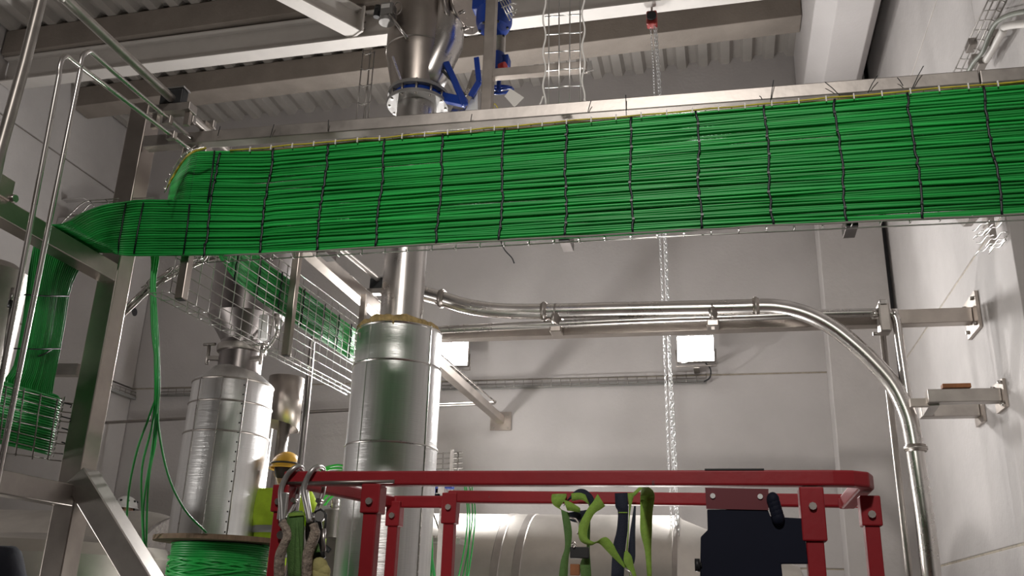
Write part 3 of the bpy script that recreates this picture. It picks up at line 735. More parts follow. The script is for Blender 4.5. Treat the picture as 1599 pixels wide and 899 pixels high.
tag(MB().prism([PY(788, 150, 4.6), PY(797, 138, 4.6), PY(818, 152, 4.6), PY(803, 167, 4.6)], (0, .003, 0)).build('paper_tag', PAPER), 'white paper tag hanging from the blue handwheel', 'tag')
tag(MB().tube(smooth_path([PY(777, 180, 4.3), PY(774, 172, 4.3), PY(770, 166, 4.3), PY(773, 162, 4.3), PY(779, 172, 4.3), PY(782, 180, 4.3)], 4), .003, 5).build('wire_loop', YEL), 'small yellow wire loop behind the tray rail below the tag', 'wire')

# first insulated pipe (left)
def pipe1():
    Y = 6.2; c = PY(360, 640, Y); cx = -3.625
    z = lambda px, py: PY(px, py, Y).z
    t = thing('insulated_pipe', 'riveted aluminium clad riser at left below the clamped hopper neck', 'pipe', (cx, Y, 0))
    za, zb, zc = z(360, 603), z(360, 637), z(345, 683)
    r = .305
    MB().lathe((cx, Y, 0), [(.315, .3), (.312, zc)], 56).build('lower_jacket', CLAD, t)
    MB().lathe((cx, Y, 0), [(.309, zc), (.306, zb)], 56).build('middle_jacket', CLAD, t)
    MB().lathe((cx, Y, 0), [(.303, zb), (.300, za), (.290, za+.02), (.19, za+.10), (.17, za+.13)], 56).build('shoulder', CLAD, t)
    for zz, rr in ((zb, .308), (zc, .314), (za, .303)):
        MB().lathe((cx, Y, zz), [(rr-.004, -.008), (rr+.003, -.004), (rr+.005, 0), (rr+.003, .004), (rr-.004, .008)], 56).build('jacket_bead', SSD, t)
    rv = None
    for k in range(26):
        zz = za-.05-k*.07
        a = -.80
        q = V((cx+.314*math.cos(a), Y+.314*math.sin(a), zz))
        if rv is None: rv = MB().ell(q, .006, .006, .006, 8, 6).build('rivet', BLACK, t); q0 = q
        else: clone(rv, q-q0)
    for a in (-1.3, -1.9, -.75):
        MB().box((cx+.315*math.cos(a)-.003, Y+.315*math.sin(a)-.004, .4), (cx+.315*math.cos(a)+.003, Y+.315*math.sin(a)+.004, za)).build('seam', SSP, t)
    MB().lathe((cx, Y, 0), [(.16, .0), (.16, .3)], 24).build('foot', SSD, t)
    t = thing('hopper', 'dark stainless hopper with clamped neck seen through the mesh tray', 'hopper', (cx, Y, za+.1))
    zn = z(375, 545); zk = z(380, 490); zl = z(380, 505)
    MB().lathe((cx+.03, Y, 0), [(.165, za+.08), (.165, zn+.01), (.165, z(375, 535)), (.29, z(330, 500)), (.295, z(380, 395)), (.25, z(380, 393))], 48).build('hopper_shell', HOPM, t)
    MB().lathe((cx+.03, Y, zn-.01), [(.165, -.03), (.185, -.025), (.19, 0), (.185, .025), (.165, .03)], 40).build('clamp_ring', SSD, t)
    for sx, px in ((-1, 325), (1, 408)):
        q = PY(px, 553, Y-.1)
        MB().tube([q+V((0, 0, -.08)), q+V((0, 0, .075))], .014, 8).build('swing_bolt', SSD, t)
        MB().tube([q+V((-.05, 0, .08)), q+V((.05, 0, .08))], .012, 8).build('wing_nut', SSD, t)
        MB().bar(q+V((0, 0, -.03)), q+V((-sx*.10, .03, -.03)), .05, .03).build('lug', SSD, t, bevel=.003)
    MB().tube(smooth_path([PY(432, 520, Y-.25), PY(425, 535, Y-.25), PY(410, 550, Y-.25)], 3), .012, 8).build('drain_elbow', SSP, t)
    MB().tube([PY(432, 525, Y-.25), PY(432, 490, Y-.25)], .02, 10).build('drain_tube', SSP, t)
    MB().tube([PY(410, 530, Y-.28), PY(412, 493, Y-.28)], .035, 14).build('sight_glass', WHITE, t)
    for px, r_ in ((418, .05), (432, .04)):
        MB().tube([PY(px, 430, Y+.05), PY(px+4, 385, Y+.05)], r_, 16).build('top_stub', SSP, t)
pipe1()
# cut duct and its pole
q = PY(447, 600, 6.9)
t = thing('cut_duct', 'open ended stainless duct with slanting lower cut between the two risers', 'duct', tuple(PY(447, 655, 6.9)))
rr = (PY(474, 610, 6.9)-PY(424, 610, 6.9)).length/2; m = MB(); n = 36; vs = []
zt, zl, zr = PY(447, 590, 6.9).z, PY(430, 662, 6.9).z, PY(470, 656, 6.9).z
for k in range(n):
    a = 2*PI*k/n; x, y = rr*math.cos(a), rr*math.sin(a)
    zz = zl-.02-.10*(math.sin(a)*.3+.2*math.cos(a))
    vs += [(q.x+x, 6.9+y, zt), (q.x+x, 6.9+y, zz), (q.x+x*.97, 6.9+y*.97, zz), (q.x+x*.97, 6.9+y*.97, zt)]
m.add(vs, [(4*k+j, 4*((k+1) % n)+j, 4*((k+1) % n)+(j+1) % 4, 4*k+(j+1) % 4) for k in range(n) for j in range(4)], True)
m.build('duct_shell', SS, t)
MB().tube([PY(445, 655, 6.95), V((q.x-.05, 6.95, .3))], .05, 14).build('inner_pipe', SSD, t)
tag(MB().tube(smooth_path([PY(499, 529, 6.0), PY(492, 527, 6.0), PY(487, 534, 6.0), PY(485, 560, 6.0), PY(478, 640, 6.0), PY(468, 735, 6.0)], 4)+[V((PY(468, 735, 6.0).x, 6.0, .1))], .024, 12).build('thin_standpipe', HOPM), 'thin upright pipe with hooked top behind the far mesh tray', 'pipe')
tag(MB().tube([V((PY(412, 690, 7.0).x, 7.0, 0)), PY(420, 640, 7.0)], .055, 16).build('back_standpipe', SSP), 'bright upright pipe close behind the left riveted riser', 'pipe')

# ================================================================== BACK WALL PIPEWORK
YW = 6.58
zW = 3.655
t = thing('pipe_beam', 'long square steel beam spanning to a plate on the right wall', 'beam', (0, YW, zW))
MB().bar((-2.262, YW, zW), (1.735, YW, zW-.005), .10, .105).build('beam_tube', SS, t, bevel=.004)
wp_ = MB().box((1.736, YW-.16, zW-.13), (1.7595, YW+.16, zW+.13)).build('wall_plate', SS, t, bevel=.003)
for dy in (-.11, .11):
    for dz in (-.09, .09): MB().disc((1.73, YW+dy, zW+dz), .014, (1, 0, 0), .03, 6).build('bolt', SSD, wp_)
YB = YW-.16
def py(a, b): return PY(a, b, YB)
def pipe(name, label, px, r, mt, grp=None, n=6, tail=None):
    P = smooth_path([py(*p) for p in px], n)
    if tail: P += tail
    t = thing(name, label, 'pipe', tuple(P[-1])); MB().tube(P, r, 16).build('pipe_tube', mt, t); return t
e = py(1470, 960)
t = pipe('conveying_pipe', 'wide stainless pipe sweeping in a long bend down the right wall',
     [(600, 440), (630, 447), (665, 459), (690, 466), (730, 478), (780, 485), (850, 486), (950, 484), (1050, 482), (1150, 480), (1180, 479), (1215, 480), (1255, 489), (1295, 508), (1332, 536), (1366, 568), (1395, 602), (1414, 640), (1424, 675), (1434, 740), (1446, 820), (1455, 899)], .058, SSP, tail=[V((e.x, YB, e.z)), V((e.x+.01, YB, .2))])
for a, b, d in ((690, 466, (1, 0, -.1)), (850, 486, (1, 0, 0)), (1180, 479, (1, 0, 0)), (1430, 700, (0, 0, 1))):
    q = py(a, b); MB().disc(q, .074, d, .02, 24).build('pipe_clamp', SSD, t)
    MB().disc(q, .066, d, .045, 24).build('pipe_sleeve', SS, t)
def supp(px, pyy, lb):
    q = py(px, pyy)
    t = thing('pipe_support', lb, 'bracket', (q.x, YB, q.z-.2), 'pipe saddles on the beam')
    MB().disc((q.x, YB, q.z), .06, (1, 0, 0), .014, 20).build('ring', SSD, t)
    MB().box((q.x-.012, YB-.01, q.z-.16), (q.x+.012, YB+.03, q.z-.05)).build('stem', SSD, t)
    MB().box((q.x-.045, YB-.02, zW-.065), (q.x+.045, YW-.051, zW+.075)).build('saddle', SS, t, bevel=.01)
    MB().disc((q.x+.01, YB-.04, zW+.03), .045, (1, -.6, 0), .03, 16).build('hook_ring', SSD, t)
supp(868, 486, 'steel saddle clamping the wide pipe above the beam, left one')
supp(1112, 482, 'steel saddle clamping the wide pipe above the beam, right one')
t = pipe('return_pipe', 'thinner stainless pipe running above the beam then turning down at right',
     [(660, 517), (720, 513), (850, 507), (1000, 500), (1150, 495), (1280, 490), (1365, 488), (1385, 488), (1395, 492), (1400, 502), (1404, 530), (1410, 570), (1416, 610)], .030, SSP, tail=[V((py(1416, 610).x, YB, 2.2)), V((py(1416, 610).x, YB, .2))])
q = py(1380, 490)
t = thing('pipe_clamp_block', 'chunky steel clamp where the thinner pipe crosses the beam end', 'clamp', tuple(q))
MB().box(q+V((-.04, -.05, -.14)), q+V((.035, .07, .07))).build('block', SSD, t, bevel=.012)
MB().box(q+V((-.03, -.06, .05)), q+V((.02, .03, .09))).build('cap', SSP, t, bevel=.008)
MB().disc(q+V((-.06, 0, 0)), .035, (1, 0, 0), .04, 12).build('collar', SSP, t)
MB().disc(q+V((.07, 0, 0)), .035, (1, 0, 0), .04, 12).build('collar', SSP, t)
for dz in (-.15, -.02): MB().disc(q+V((-.065, -.03, dz)), .012, (1, 0, 0), .05, 6).build('bolt', SSD, t)
tag(MB().tube([V((py(1404, 530).x-.08, YB+.12, .2)), V((py(1404, 530).x-.08, YB+.12, 3.62))], .022, 12).build('drop_pipe', SSD), 'dull thin drop pipe just behind the vertical run at right', 'pipe')
# right wall bracket
t = thing('wall_bracket', 'heavy double steel bracket on the right wall holding the bent pipe', 'bracket', (1.6, 6.3, 2.9))
yk = PX(1560, 617, XR).y; zk = PX(1560, 617, XR).z
Ya = 6.22
A = PY(1447, 620, Ya); Bz = 2.985
MB().bar((A.x, Ya, A.z), (XR-.02, Ya, A.z), .09, .085).build('upper_arm', SSD, t, bevel=.004)
wp_ = MB().box((XR-.02, Ya-.10, A.z-.09), (XR-.001, Ya+.12, A.z+.09)).build('wall_plate', SS, t)
A2 = PY(1437, 643, 6.75)
MB().bar((A2.x, 6.75, A2.z), (XR-.02, 6.75, A2.z), .09, .085).build('lower_arm', SSD, t, bevel=.004)
MB().box((XR-.02, 6.65, A2.z-.09), (XR-.001, 6.87, A2.z+.09)).build('wall_plate', SS, t)
MB().bar((A.x+.04, Ya, A.z-.02), (A2.x+.04, 6.75, A2.z-.0), .06, .07).build('link_arm', SSD, t)
MB().bar((A.x-.1, Ya+.03, A.z-.03), (A.x+.02, Ya+.03, A.z-.03), .05, .05).build('clamp_lug', SS, t)
for dy, zz in ((-.08, A.z+.07), (.09, A.z+.07), (-.08, A.z-.07)):
    MB().disc((XR-.03, Ya+dy, zz), .012, (1, 0, 0), .03, 6).build('bolt', SSP, wp_)
q = PY(1493, 606, Ya)
tag(MB().bar(q+V((-.085, 0, .012)), q+V((.085, 0, .012)), .06, .028).build('wooden_block', WOODE, bevel=.003), 'small orange wooden block lying on the right wall bracket', 'block')
# clip on column
c = PY(1422, 849, 9.3)
tag(MB().box(c+V((-.06, 0, -.04)), c+V((.07, .055, .04))).build('wall_clip', SS), 'small galvanised clip low on the corner column', 'clip')
for k, (a, b1, b2) in enumerate(((1367, 537, 587), (1287, 418, 432), (1412, 850, 876))):
    A, B = PY(a, b1, 9.35), PY(a+4, b2, 9.35)
    tag(MB().bar(A, B, .012, .012).build('anchor_slot', GAP), ['dark slot in the corner column behind the bent pipe', 'tiny dark slot high on the corner column', 'dark slot at the foot of the corner column'][k], 'slot')

q = PX(210, 487, -6.878)
tag(MB().disc(q, .05, (1, 0, 0), .01, 16).build('drilled_hole', GAP), 'round dark drilled hole high on the left wall pier', 'hole')
# wall conduit trays
def walltray(a, b, lb, plane):
    A, B = plane(a), plane(b)
    t = thing('conduit_tray', lb, 'cable tray', tuple(A))
    for dz in (.0, .04, .08): MB().tube([A+V((0, 0, dz-.04)), B+V((0, 0, dz-.04))], .005, 5).build('long_wire', WIRED, t)
    n = int((B-A).length/.1); m = None
    for k in range(n+1):
        p = A+(B-A)*k/n
        if m is None: m = MB().tube([p+V((0, 0, -.045)), p+V((0, 0, .045))], .004, 5).build('cross_wire', WIRED, t); p0 = p
        else: clone(m, p-p0)
    MB().bar(A+V((0, .02, -.035)), B+V((0, .02, -.035)), .03, .03).build('cable_run', mat('run_grey', (.30, .30, .29), .6), t)
    return t
walltray((690, 602), (1103, 590), 'thin wire conduit tray along the back wall joint', lambda p: PY(*p, D-.05))
walltray((250, 612), (300, 611), 'short wire conduit tray on the back wall at left', lambda p: PY(*p, D-.05))
walltray((170, 602), (212, 618), 'short wire conduit tray on the left wall', lambda p: PX(*p, -6.83))
# floodlights
def flood(px, pyy, lb, cable):
    Y = 9.2; q = PY(px, pyy, Y)
    t = thing('floodlight', lb, 'floodlight', tuple(q))
    hs = MB().box(q+V((-.19, 0, -.14)), q+V((.19, .07, .14))).build('housing', SSD, t, bevel=.01)
    MB().box(q+V((-.182, -.008, -.132)), q+V((.182, .0, .132))).build('lamp_glass', LAMPM, hs)
    for k in range(7): MB().box(q+V((-.16+k*.05, .07, -.12)), q+V((-.15+k*.05, .11, .12))).build('cooling_fin', SSD, hs)
    MB().tube([q+V((-.2, .03, 0)), q+V((-.2, .06, -.17)), q+V((.2, .06, -.17)), q+V((.2, .03, 0))], .010, 6).build('yoke', SSD, t)
    MB().box(q+V((-.03, .06, -.19)), V((q.x+.03, D-.001, q.z-.16))).build('wall_arm', SSD, t)
    if cable: MB().tube(smooth_path([q+V((.09, .08, -.13)), q+V((.14, .08, -.2)), q+V((.13, .15, -.27)), q+V((.07, .2, -.30))], 4), .008, 6).build('power_cable', BLACK, t)
    return t
flood(705, 552, 'glaring white floodlight on the back wall right of the central riser', False)
flood(1086, 544, 'glaring white floodlight on the back wall under the right end of the pipes', True)
for px, pyy in ((705, 552), (1086, 544)):
    q = PY(px, pyy, 9.2)
    area('floodlight_beam', q+V((0, -.03, 0)), q+V((.4 if px < 900 else -2.4, -5, .3)), .3, 120, (1, .98, .96))

# chain hoist
YH = 7.3
t = thing('chain_hoist', 'red chain hoist with long hanging chains', 'hoist', tuple(PY(1018, 45, YH)))
q = PY(1018, 30, YH)
MB().box(q+V((-.05, -.045, -.08)), q+V((.05, .045, .07))).build('body', HOIST, t, bevel=.015)
MB().disc(q+V((.0, -.05, 0)), .045, (0, 1, 0), .03, 20).build('gear_cover', BLACK, t)
MB().tube([q+V((0, 0, .07)), q+V((.0, 0, .16))]+[q+V((.03*math.sin(a), 0, .19-.03*math.cos(a))) for a in [k*.5 for k in range(1, 10)]], .010, 8).build('hook', SSD, t)
lx = q+V((0, 0, .02))
def chain(pl, Y, ll, parent, lab):
    P = [PY(a, b, Y) for a, b in pl]; P = P+[V((P[-1].x+.01, Y, .6))]
    S = []; 
    for i in range(len(P)-1):
        n = max(1, int((P[i+1]-P[i]).length/.01)); S += [P[i]+(P[i+1]-P[i])*k/n for k in range(n)]
    m = MB(); stp = int(ll/.01); w = ll*.30
    for j, k in enumerate(range(0, len(S)-stp, stp)):
        c = (S[k]+S[k+stp])/2; h = ll*.62
        pts = []
        for a in [2*PI*q/8 for q in range(8)]:
            lat = w*math.cos(a); v = h*math.sin(a)
            ang = (j % 2)*PI/2+.6
            pts.append(c+V((lat*math.cos(ang), lat*math.sin(ang), v)))
        m.tube(pts, ll*.085, 4, closed=True)
    m.build('chain', GALV, parent, kind='stuff', label=lab)
chain([(1016, 44), (1020, 100), (1022, 155), (1030, 360), (1036, 500), (1043, 700), (1052, 899)] , YH, .032, t, 'thin left chain strand')
chain([(1024, 42), (1028, 100), (1032, 155), (1037, 360), (1043, 500), (1050, 700), (1060, 899)], YH+.02, .045, t, 'heavy right chain strand')
chain([(1022, 42), (1026, 100), (1030, 155), (1039, 360), (1046, 550), (1054, 700), (1062, 899)], YH-.04, .045, t, 'heavy middle chain strand')

# vertical mesh ladders above the tray
t = thing('mesh_riser', 'wide white wire mesh riser hanging behind the bundle near the hoist', 'cable tray', tuple(PY(880, 190, 3.9)))
Ym = 3.75
for a, b in (((857, -10), (857, 192)), ((873, -10), (873, 190)), ((890, -10), (889, 188)), ((906, -10), (906, 186))):
    MB().tube([PY(*a, Ym), PY(*b, Ym)], .0035, 6).build('long_wire', WIRE, t)
for k, y in enumerate((24, 52, 80, 108, 135, 162)):
    MB().tube([PY(851, y+2, Ym), PY(910, y-2, Ym)], .003, 6).build('cross_wire', WIRE, t)
for s_, px in enumerate((850, 911)):
    pts = [PY(px+2.2*math.sin(k*.9+s_), -10+k*7.5, Ym-.01) for k in range(24)]
    tag(MB().tube(smooth_path(pts, 2), .0045, 6).build('twisted_cord', PAPER), ['white twisted cord down the left edge of the wide mesh riser', 'white twisted cord down the right edge of the wide mesh riser'][s_], 'cord')
    tag(MB().tube(smooth_path([PY(848, 150, Ym), PY(842, 165, Ym), PY(825, 185, Ym-.2)] if s_ == 0 else [PY(912, 155, Ym), PY(925, 170, Ym-.1), PY(940, 178, Ym-.3)], 4), .004, 6).build('cord_tail', PAPER), ['white cord tail splaying left off the mesh riser foot', 'white cord tail splaying right off the mesh riser foot'][s_], 'cord')
t = thing('mesh_riser', 'narrow dark wire mesh riser standing left of the silo', 'cable tray', tuple(PY(568, 205, 4.6)))
for a, b in (((567, 78), (554, 210)), ((579, 82), (565, 208)), ((585, 78), (573, 207)), ((578, 80), (569, 207))):
    MB().tube([PY(*a, 4.5), PY(*b, 4.5)], .004, 6).build('long_wire', WIRED, t)
for y in (82, 107, 132, 160, 186):
    f_ = (y-78)/130
    MB().tube([PY(566-12*f_, y, 4.5), PY(572-12*f_, y+3, 4.45), PY(586-12*f_, y-1, 4.5)], .0035, 6).build('cross_wire', WIRED, t)
q = PY(572, 200, 4.5); MB().box((XS1, 4.49, 3.56), (q.x+.02, 4.52, 3.6)).build('mount_arm', SSD, t)
MB().box((q.x-.01, 4.49, 3.56), (q.x+.01, 4.51, q.z)).build('mount_upright', SSD, t)
t = thing('mesh_offcut', 'small bright mesh tray end at the top beside the blue actuator', 'cable tray', tuple(PY(795, 25, 4.4)))
for k in range(4):
    MB().tube([PY(776+k*4, -8, 4.4), PY(796+k*3, 32-k*4, 4.4)], .004, 5).build('long_wire', WIRE, t)
for k in range(3):
    MB().tube([PY(776+k*7, 2+k*10, 4.4), PY(795+k*6, -4+k*9, 4.4), PY(806, -3+k*9, 4.4)], .004, 5).build('cross_wire', WIRE, t)
# right wall mesh ladder with conduit
t = thing('wall_mesh_tray', 'wire mesh tray climbing the right wall at upper right', 'cable tray', tuple(PX(1500, 115, XR-.08)))
Xw = XR-.09
for a, b in (((1548, -10), (1487, 117)), ((1556, -10), (1498, 117)), ((1567, -10), (1508, 114)), ((1572, 0), (1515, 114))):
    MB().tube([PX(*a, Xw), PX(*b, Xw)], .005, 6).build('long_wire', WIRED, t)
for k in range(8):
    f_ = k/7; 
    MB().tube([PX(1544-52*f_, 2+105*f_, Xw), PX(1562-50*f_, 0+108*f_, Xw), PX(1570-50*f_, 4+108*f_, Xw-.04)], .004, 5).build('cross_wire', WIRED, t)
for k, (a, b) in enumerate(((1515, 70), (1548, 58), (1520, 95), (1530, 100))):
    q = PX(a, b, Xw-.02)
    MB().box(q+V((-.02, -.05, -.03)), q+V((.03, .05, .02))).build('tray_bracket', SSD, t, bevel=.004)
tag(MB().tube(smooth_path([PX(1512, 112, Xw-.05), PX(1522, 95, Xw-.05), PX(1535, 80, Xw-.05), PX(1545, 55, Xw-.05), PX(1556, 35, Xw-.05), PX(1575, 24, Xw-.05), PX(1599, 18, Xw-.05), PX(1640, 14, Xw-.05)], 5), .014, 10).build('wall_conduit', mat('conduit_grey', (.17, .18, .15), .5)), 'dark grey conduit bending off the upper right mesh tray', 'conduit')
tag(MB().tube(smooth_path([PX(1525, 114, Xw), PX(1545, 85, Xw), PX(1565, 50, Xw), PX(1575, 40, Xw), PX(1640, 34, Xw)], 5), .022, 10).build('wall_conduit', PAINT), 'thick pale conduit curving along the top right wall', 'conduit')
# below tray right: triangular plate, foil coil
tag(MB().prism([PX(1485, 336, XR-.15), PX(1520, 336, XR-.15), PX(1504, 354, XR-.15)], (.05, 0, 0)).build('gusset_plate', SSD), 'dark triangular gusset plate under the right end of the bundle', 'plate')
t = thing('wire_coil', 'crumpled coil of shiny wire under the right end of the bundle', 'wire', tuple(PX(1545, 365, XR-.1)))
MB().box(PX(1532, 340, XR-.1)+V((0, -.0, -.0)), PX(1548, 372, XR-.1)+V((.04, .02, 0))).build('junction_box', SSD, t, bevel=.005)
for k in range(10):
    a = 1545+random.uniform(-12, 16); b = 350+k*4.2; pts = []
    for j in range(7): pts.append(PX(a-14+j*4.5, b+10-j*2.8+2.5*math.sin(j*1.6+k), XR-.13-.004*k))
    MB().tube(smooth_path(pts, 2), .0045, 5).build('wire_strand', WIRE, t)

# ================================================================== TANKS
t = thing('storage_tank', 'horizontal stainless tank with conical right end behind the red basket', 'tank', (-1.5, 7.9, 0))
tz, tr, ty = 1.60, .80, 7.75
MB().lathe((0, ty, tz), [(tr, -3.3), (tr, -.36)], 64, axis='X').build('shell', TANK, t)
MB().lathe((0, ty, tz), [(tr, -.36), (tr*.96, -.33), (.42, .55), (.30, .6)], 64, axis='X').build('cone_end', TANK, t)
for xx, w in ((-1.72, .035), (-1.55, .035), (-.37, .02)):
    MB().lathe((xx, ty, tz), [(tr, -w), (tr+.006, -w*.8), (tr+.006, w*.8), (tr, w)], 64, axis='X').build('shell_band', SSD, t)
MB().lathe((0, ty, tz), [(.5, -3.5), (.72, -3.4), (tr, -3.3)], 64, axis='X').build('dished_end', TANK, t)
for xx in (-2.8, -.8): MB().box((xx-.1, ty-.5, 0), (xx+.1, ty+.5, 1.05)).build('saddle', SSD, t)
t = thing('storage_tank', 'pale horizontal tank with domed end at lower left', 'tank', (-5.5, 7.4, 0))
tz, tr, ty = 1.42, .95, 7.45
e1, e2 = PY(218, 782, 7.2), PY(266, 797, 7.2)
MB().lathe((0, ty, tz), [(.3, -6.75), (.8, -6.68), (tr, -6.5), (tr, e1.x-.05), (tr*.985, e1.x+.05), (tr*.955, e1.x+.15), (tr*.935, e1.x+.25), (tr*.93, e2.x-.02)], 56, axis='X').build('shell', TANK, t)
MB().lathe((0, ty, tz), [(tr*.93, e2.x-.02), (tr*.955, e2.x-.01), (tr*.955, e2.x+.03), (tr*.93, e2.x+.03)], 56, axis='X').build('end_ring', SSP, t)
for xx in (-6.0, -5.1): MB().box((xx-.1, ty-.5, 0), (xx+.1, ty+.5, .62)).build('saddle', SSD, t)
# near stainless cabinet / vessel behind the frame, low left
t = thing('mixing_vessel', 'mottled upright stainless vessel low behind the left steel brace', 'vessel', (-4.3, 4.9, 0))
MB().lathe((-4.25, 5.35, 0), [(.75, .1), (.75, 1.86), (.70, 1.93), (.3, 1.99)], 48).build('vessel_shell', TANK, t)
MB().box((-4.27, 4.59, .3), (-4.22, 4.61, 1.9)).build('hinge_strip', SSD, t)
for k in range(4):
    a = k*PI/2+.6
    MB().tube([(-4.25+.6*math.cos(a), 5.35+.6*math.sin(a), 0), (-4.25+.6*math.cos(a), 5.35+.6*math.sin(a), .12)], .04, 10).build('leg', SSD, t)
# valve cluster left edge
t = thing('filter_vessel', 'dark stainless filter vessel cut by the left edge of the view', 'vessel', tuple(PY(8, 520, 3.6)))
q = PY(5, 480, 3.6)
MB().lathe((q.x-.10, 3.6, 0), [(.02, 1.9), (.13, 1.95), (.16, 2.1), (.16, PY(10, 425, 3.6).z), (.10, PY(10, 412, 3.6).z), (.02, PY(10, 408, 3.6).z)], 32).build('vessel_shell', SSD, t)
MB().tube([PY(22, 450, 3.5), PY(16, 478, 3.5)], .014, 10).build('stub_pipe', SSP, t)
MB().tube([PY(20, 470, 3.5), PY(17, 480, 3.5)], .018, 10).build('stub_cap', BLACK, t)
MB().tube([PY(16, 480, 3.5), PY(4, 560, 3.5)], .005, 6).build('capillary', SSP, t)
MB().tube([(q.x-.10, 3.6, 0), (q.x-.10, 3.6, 1.95)], .03, 10).build('leg', SSD, t)

# ================================================================== REEL
q = PY(330, 846, 4.4)
rf = (PY(427, 850, 4.4)-PY(234, 846, 4.4)).length/2*.97
t = thing('cable_reel', 'wooden cable reel wound with green cable on a stand', 'reel', (q.x, 4.5, .75))
zr = q.z-.0
MB().lathe((q.x, 4.5, zr), [(.03, 0), (rf, 0), (rf, .024), (.03, .024)], 56, smooth=False).build('flange', WOOD, t)
MB().lathe((q.x, 4.5, zr-.55), [(.03, 0), (rf, 0), (rf, .024), (.03, .024)], 56, smooth=False).build('flange', WOOD, t)
MB().lathe((q.x, 4.5, zr-.55), [(.13, .024), (.13, .55)], 32).build('drum', WOOD, t)
rd = (PY(428, 880, 4.4)-PY(290, 880, 4.4)).length/2
# windings: one helical cable
pts = []
turns = 44
for k in range(turns*26):
    a = 2*PI*k/26; zz = zr-.006-.51*k/(turns*26)
    pts.append((q.x+(rd-.006+.003*math.sin(a*.37))*math.cos(a), 4.5+(rd-.006)*math.sin(a), zz))
MB().tube(pts, .0075, 6).build('winding', GREEN, t)
MB().lathe((q.x, 4.5, zr-.52), [(rd-.012, 0), (rd-.012, .515)], 40).build('inner_windings', GREEN3, t)
for k in range(7):
    pts = [(q.x+(rd+.004)*math.cos(a), 4.5+(rd+.004)*math.sin(a), zr-.15+.03*math.sin(a*1.5+k)+.008*k) for a in [-2.6+.2*j for j in range(12)]]
    MB().tube(pts, .0065, 6).build('loose_turn', GREEN2, t)
MB().tube([(q.x, 4.5, .05), (q.x, 4.5, zr+.02)], .028, 12).build('spindle', SSD, t)
MB().box((q.x-.3, 4.2, .0), (q.x+.3, 4.8, .06)).build('stand_base', SSD, t)
for dx in (-.27, .27): MB().bar((q.x+dx, 4.5, .06), (q.x+dx*.3, 4.5, zr-.57), .05, .05).build('stand_leg', SSD, t)
MB().box((q.x-.12, 4.42, zr-.60), (q.x+.12, 4.58, zr-.555)).build('stand_head', SSD, t)

# ================================================================== RED BASKET
t = thing('lift_basket', 'red tubular work platform basket of a lift in the foreground', 'basket', (-.5, 3.1, 0))
YN, YFr, ZR_ = 2.8, 3.42, 1.998
TW = .045
def n_(a, b, Y=YN): return PY(a, b, Y)
# near top rail, with the curved right end
xl, xr = n_(447, 748).x, n_(1300, 750).x
pts = [V((xl, YN, ZR_)), V((xr, YN, ZR_)), V((xr+.05, YN+.006, ZR_)), V((xr+.085, YN+.03, ZR_)), V((xr+.10, YN+.075, ZR_))]
def flatrail(P, w, h, name, mt, parent, bev=.006):
    m = MB(); L = []
    P = [V(p) for p in P]
    vs = []
    for i, p in enumerate(P):
        d = (P[min(i+1, len(P)-1)]-P[max(i-1, 0)]).normalized(); s = d.cross(V((0, 0, 1))).normalized(); u = s.cross(d).normalized()
        for a, b in ((-1, -1), (1, -1), (1, 1), (-1, 1)): vs.append(p+s*a*w/2+u*b*h/2)
    fs = [(3, 2, 1, 0), tuple(4*(len(P)-1)+k for k in range(4))]
    for i in range(len(P)-1):
        for k in range(4): fs.append((4*i+k, 4*i+(k+1) % 4, 4*i+4+(k+1) % 4, 4*i+4+k))
    m.add(vs, fs); return m.build(name, mt, parent, bevel=bev)
flatrail(pts+[V((xr+.105, YFr-.06, ZR_))], TW, TW, 'top_rail', RED, t)
x6, x7, x12, x13 = PY(612, 782, YFr).x, PY(705, 778, YFr).x, PY(1205, 780, YFr).x, PY(1345, 785, YFr).x
flatrail([V((xl+.01, YN+.03, ZR_)), V((x6, YFr, ZR_)), V((x7, YFr, ZR_))], .034, .045, 'side_rail', RED, t)
flatrail([V((x7-.01, YFr, ZR_+.02)), V((x13-.03, YFr, ZR_+.012)), V((xr+.09, YFr-.05, ZR_))], .040, .045, 'back_rail', RED, t)
def post(a, b, Y, w, sl, name='post'):
    A = PY(a[0], a[1], Y); z0 = .92
    X = A.x
    MB().box((X-w*.42, Y-w*.42, z0), (X+w*.42, Y+w*.42, A.z)).build(name, RED, t, bevel=.004)
    zs = PY(sl[0], sl[1], Y).z
    sl_ = MB().box((X-w*.58, Y-w*.58, zs), (X+w*.58, Y+w*.58, A.z-.0)).build('post_sleeve', RED, t, bevel=.004)
    MB().disc((X, Y-w*.6, A.z-.055), .011, (0, 1, 0), .02, 8).build('bolt', SSD, sl_)
post((585, 757), 0, YN, .055, (578, 802))
post((1265, 762), 0, YN, .058, (1283, 846))
post((1356, 775), 0, YN+.12, .05, (1362, 822))
post((445, 758), 0, YN, .050, (438, 800))
post((618, 783), 0, YFr, .048, (612, 822))
post((705, 770), 0, YFr, .050, (703, 818))
for z in (1.52, ):
    MB().bar((xl, YN, 1.30), (xr+.1, YN, 1.30), .035, .035).build('mid_rail', RED, t)
    MB().bar((x6, YFr, 1.30), (xr+.1, YFr, 1.30), .035, .035).build('mid_rail', RED, t)
MB().box((xl-.03, YN-.03, .86), (xr+.13, YFr+.03, .92)).build('platform_floor', SSD, t)
MB().box((xl-.03, YN-.035, .92), (xr+.13, YN-.02, 1.05)).build('toe_board', RED, t)
MB().box((-1.0, 2.85, .25), (.1, 3.35, .86)).build('lift_mast', NAVY, t, bevel=.02)
MB().box((-1.5, 2.7, .12), (.5, 3.5, .3)).build('chassis', RED, t, bevel=.02)
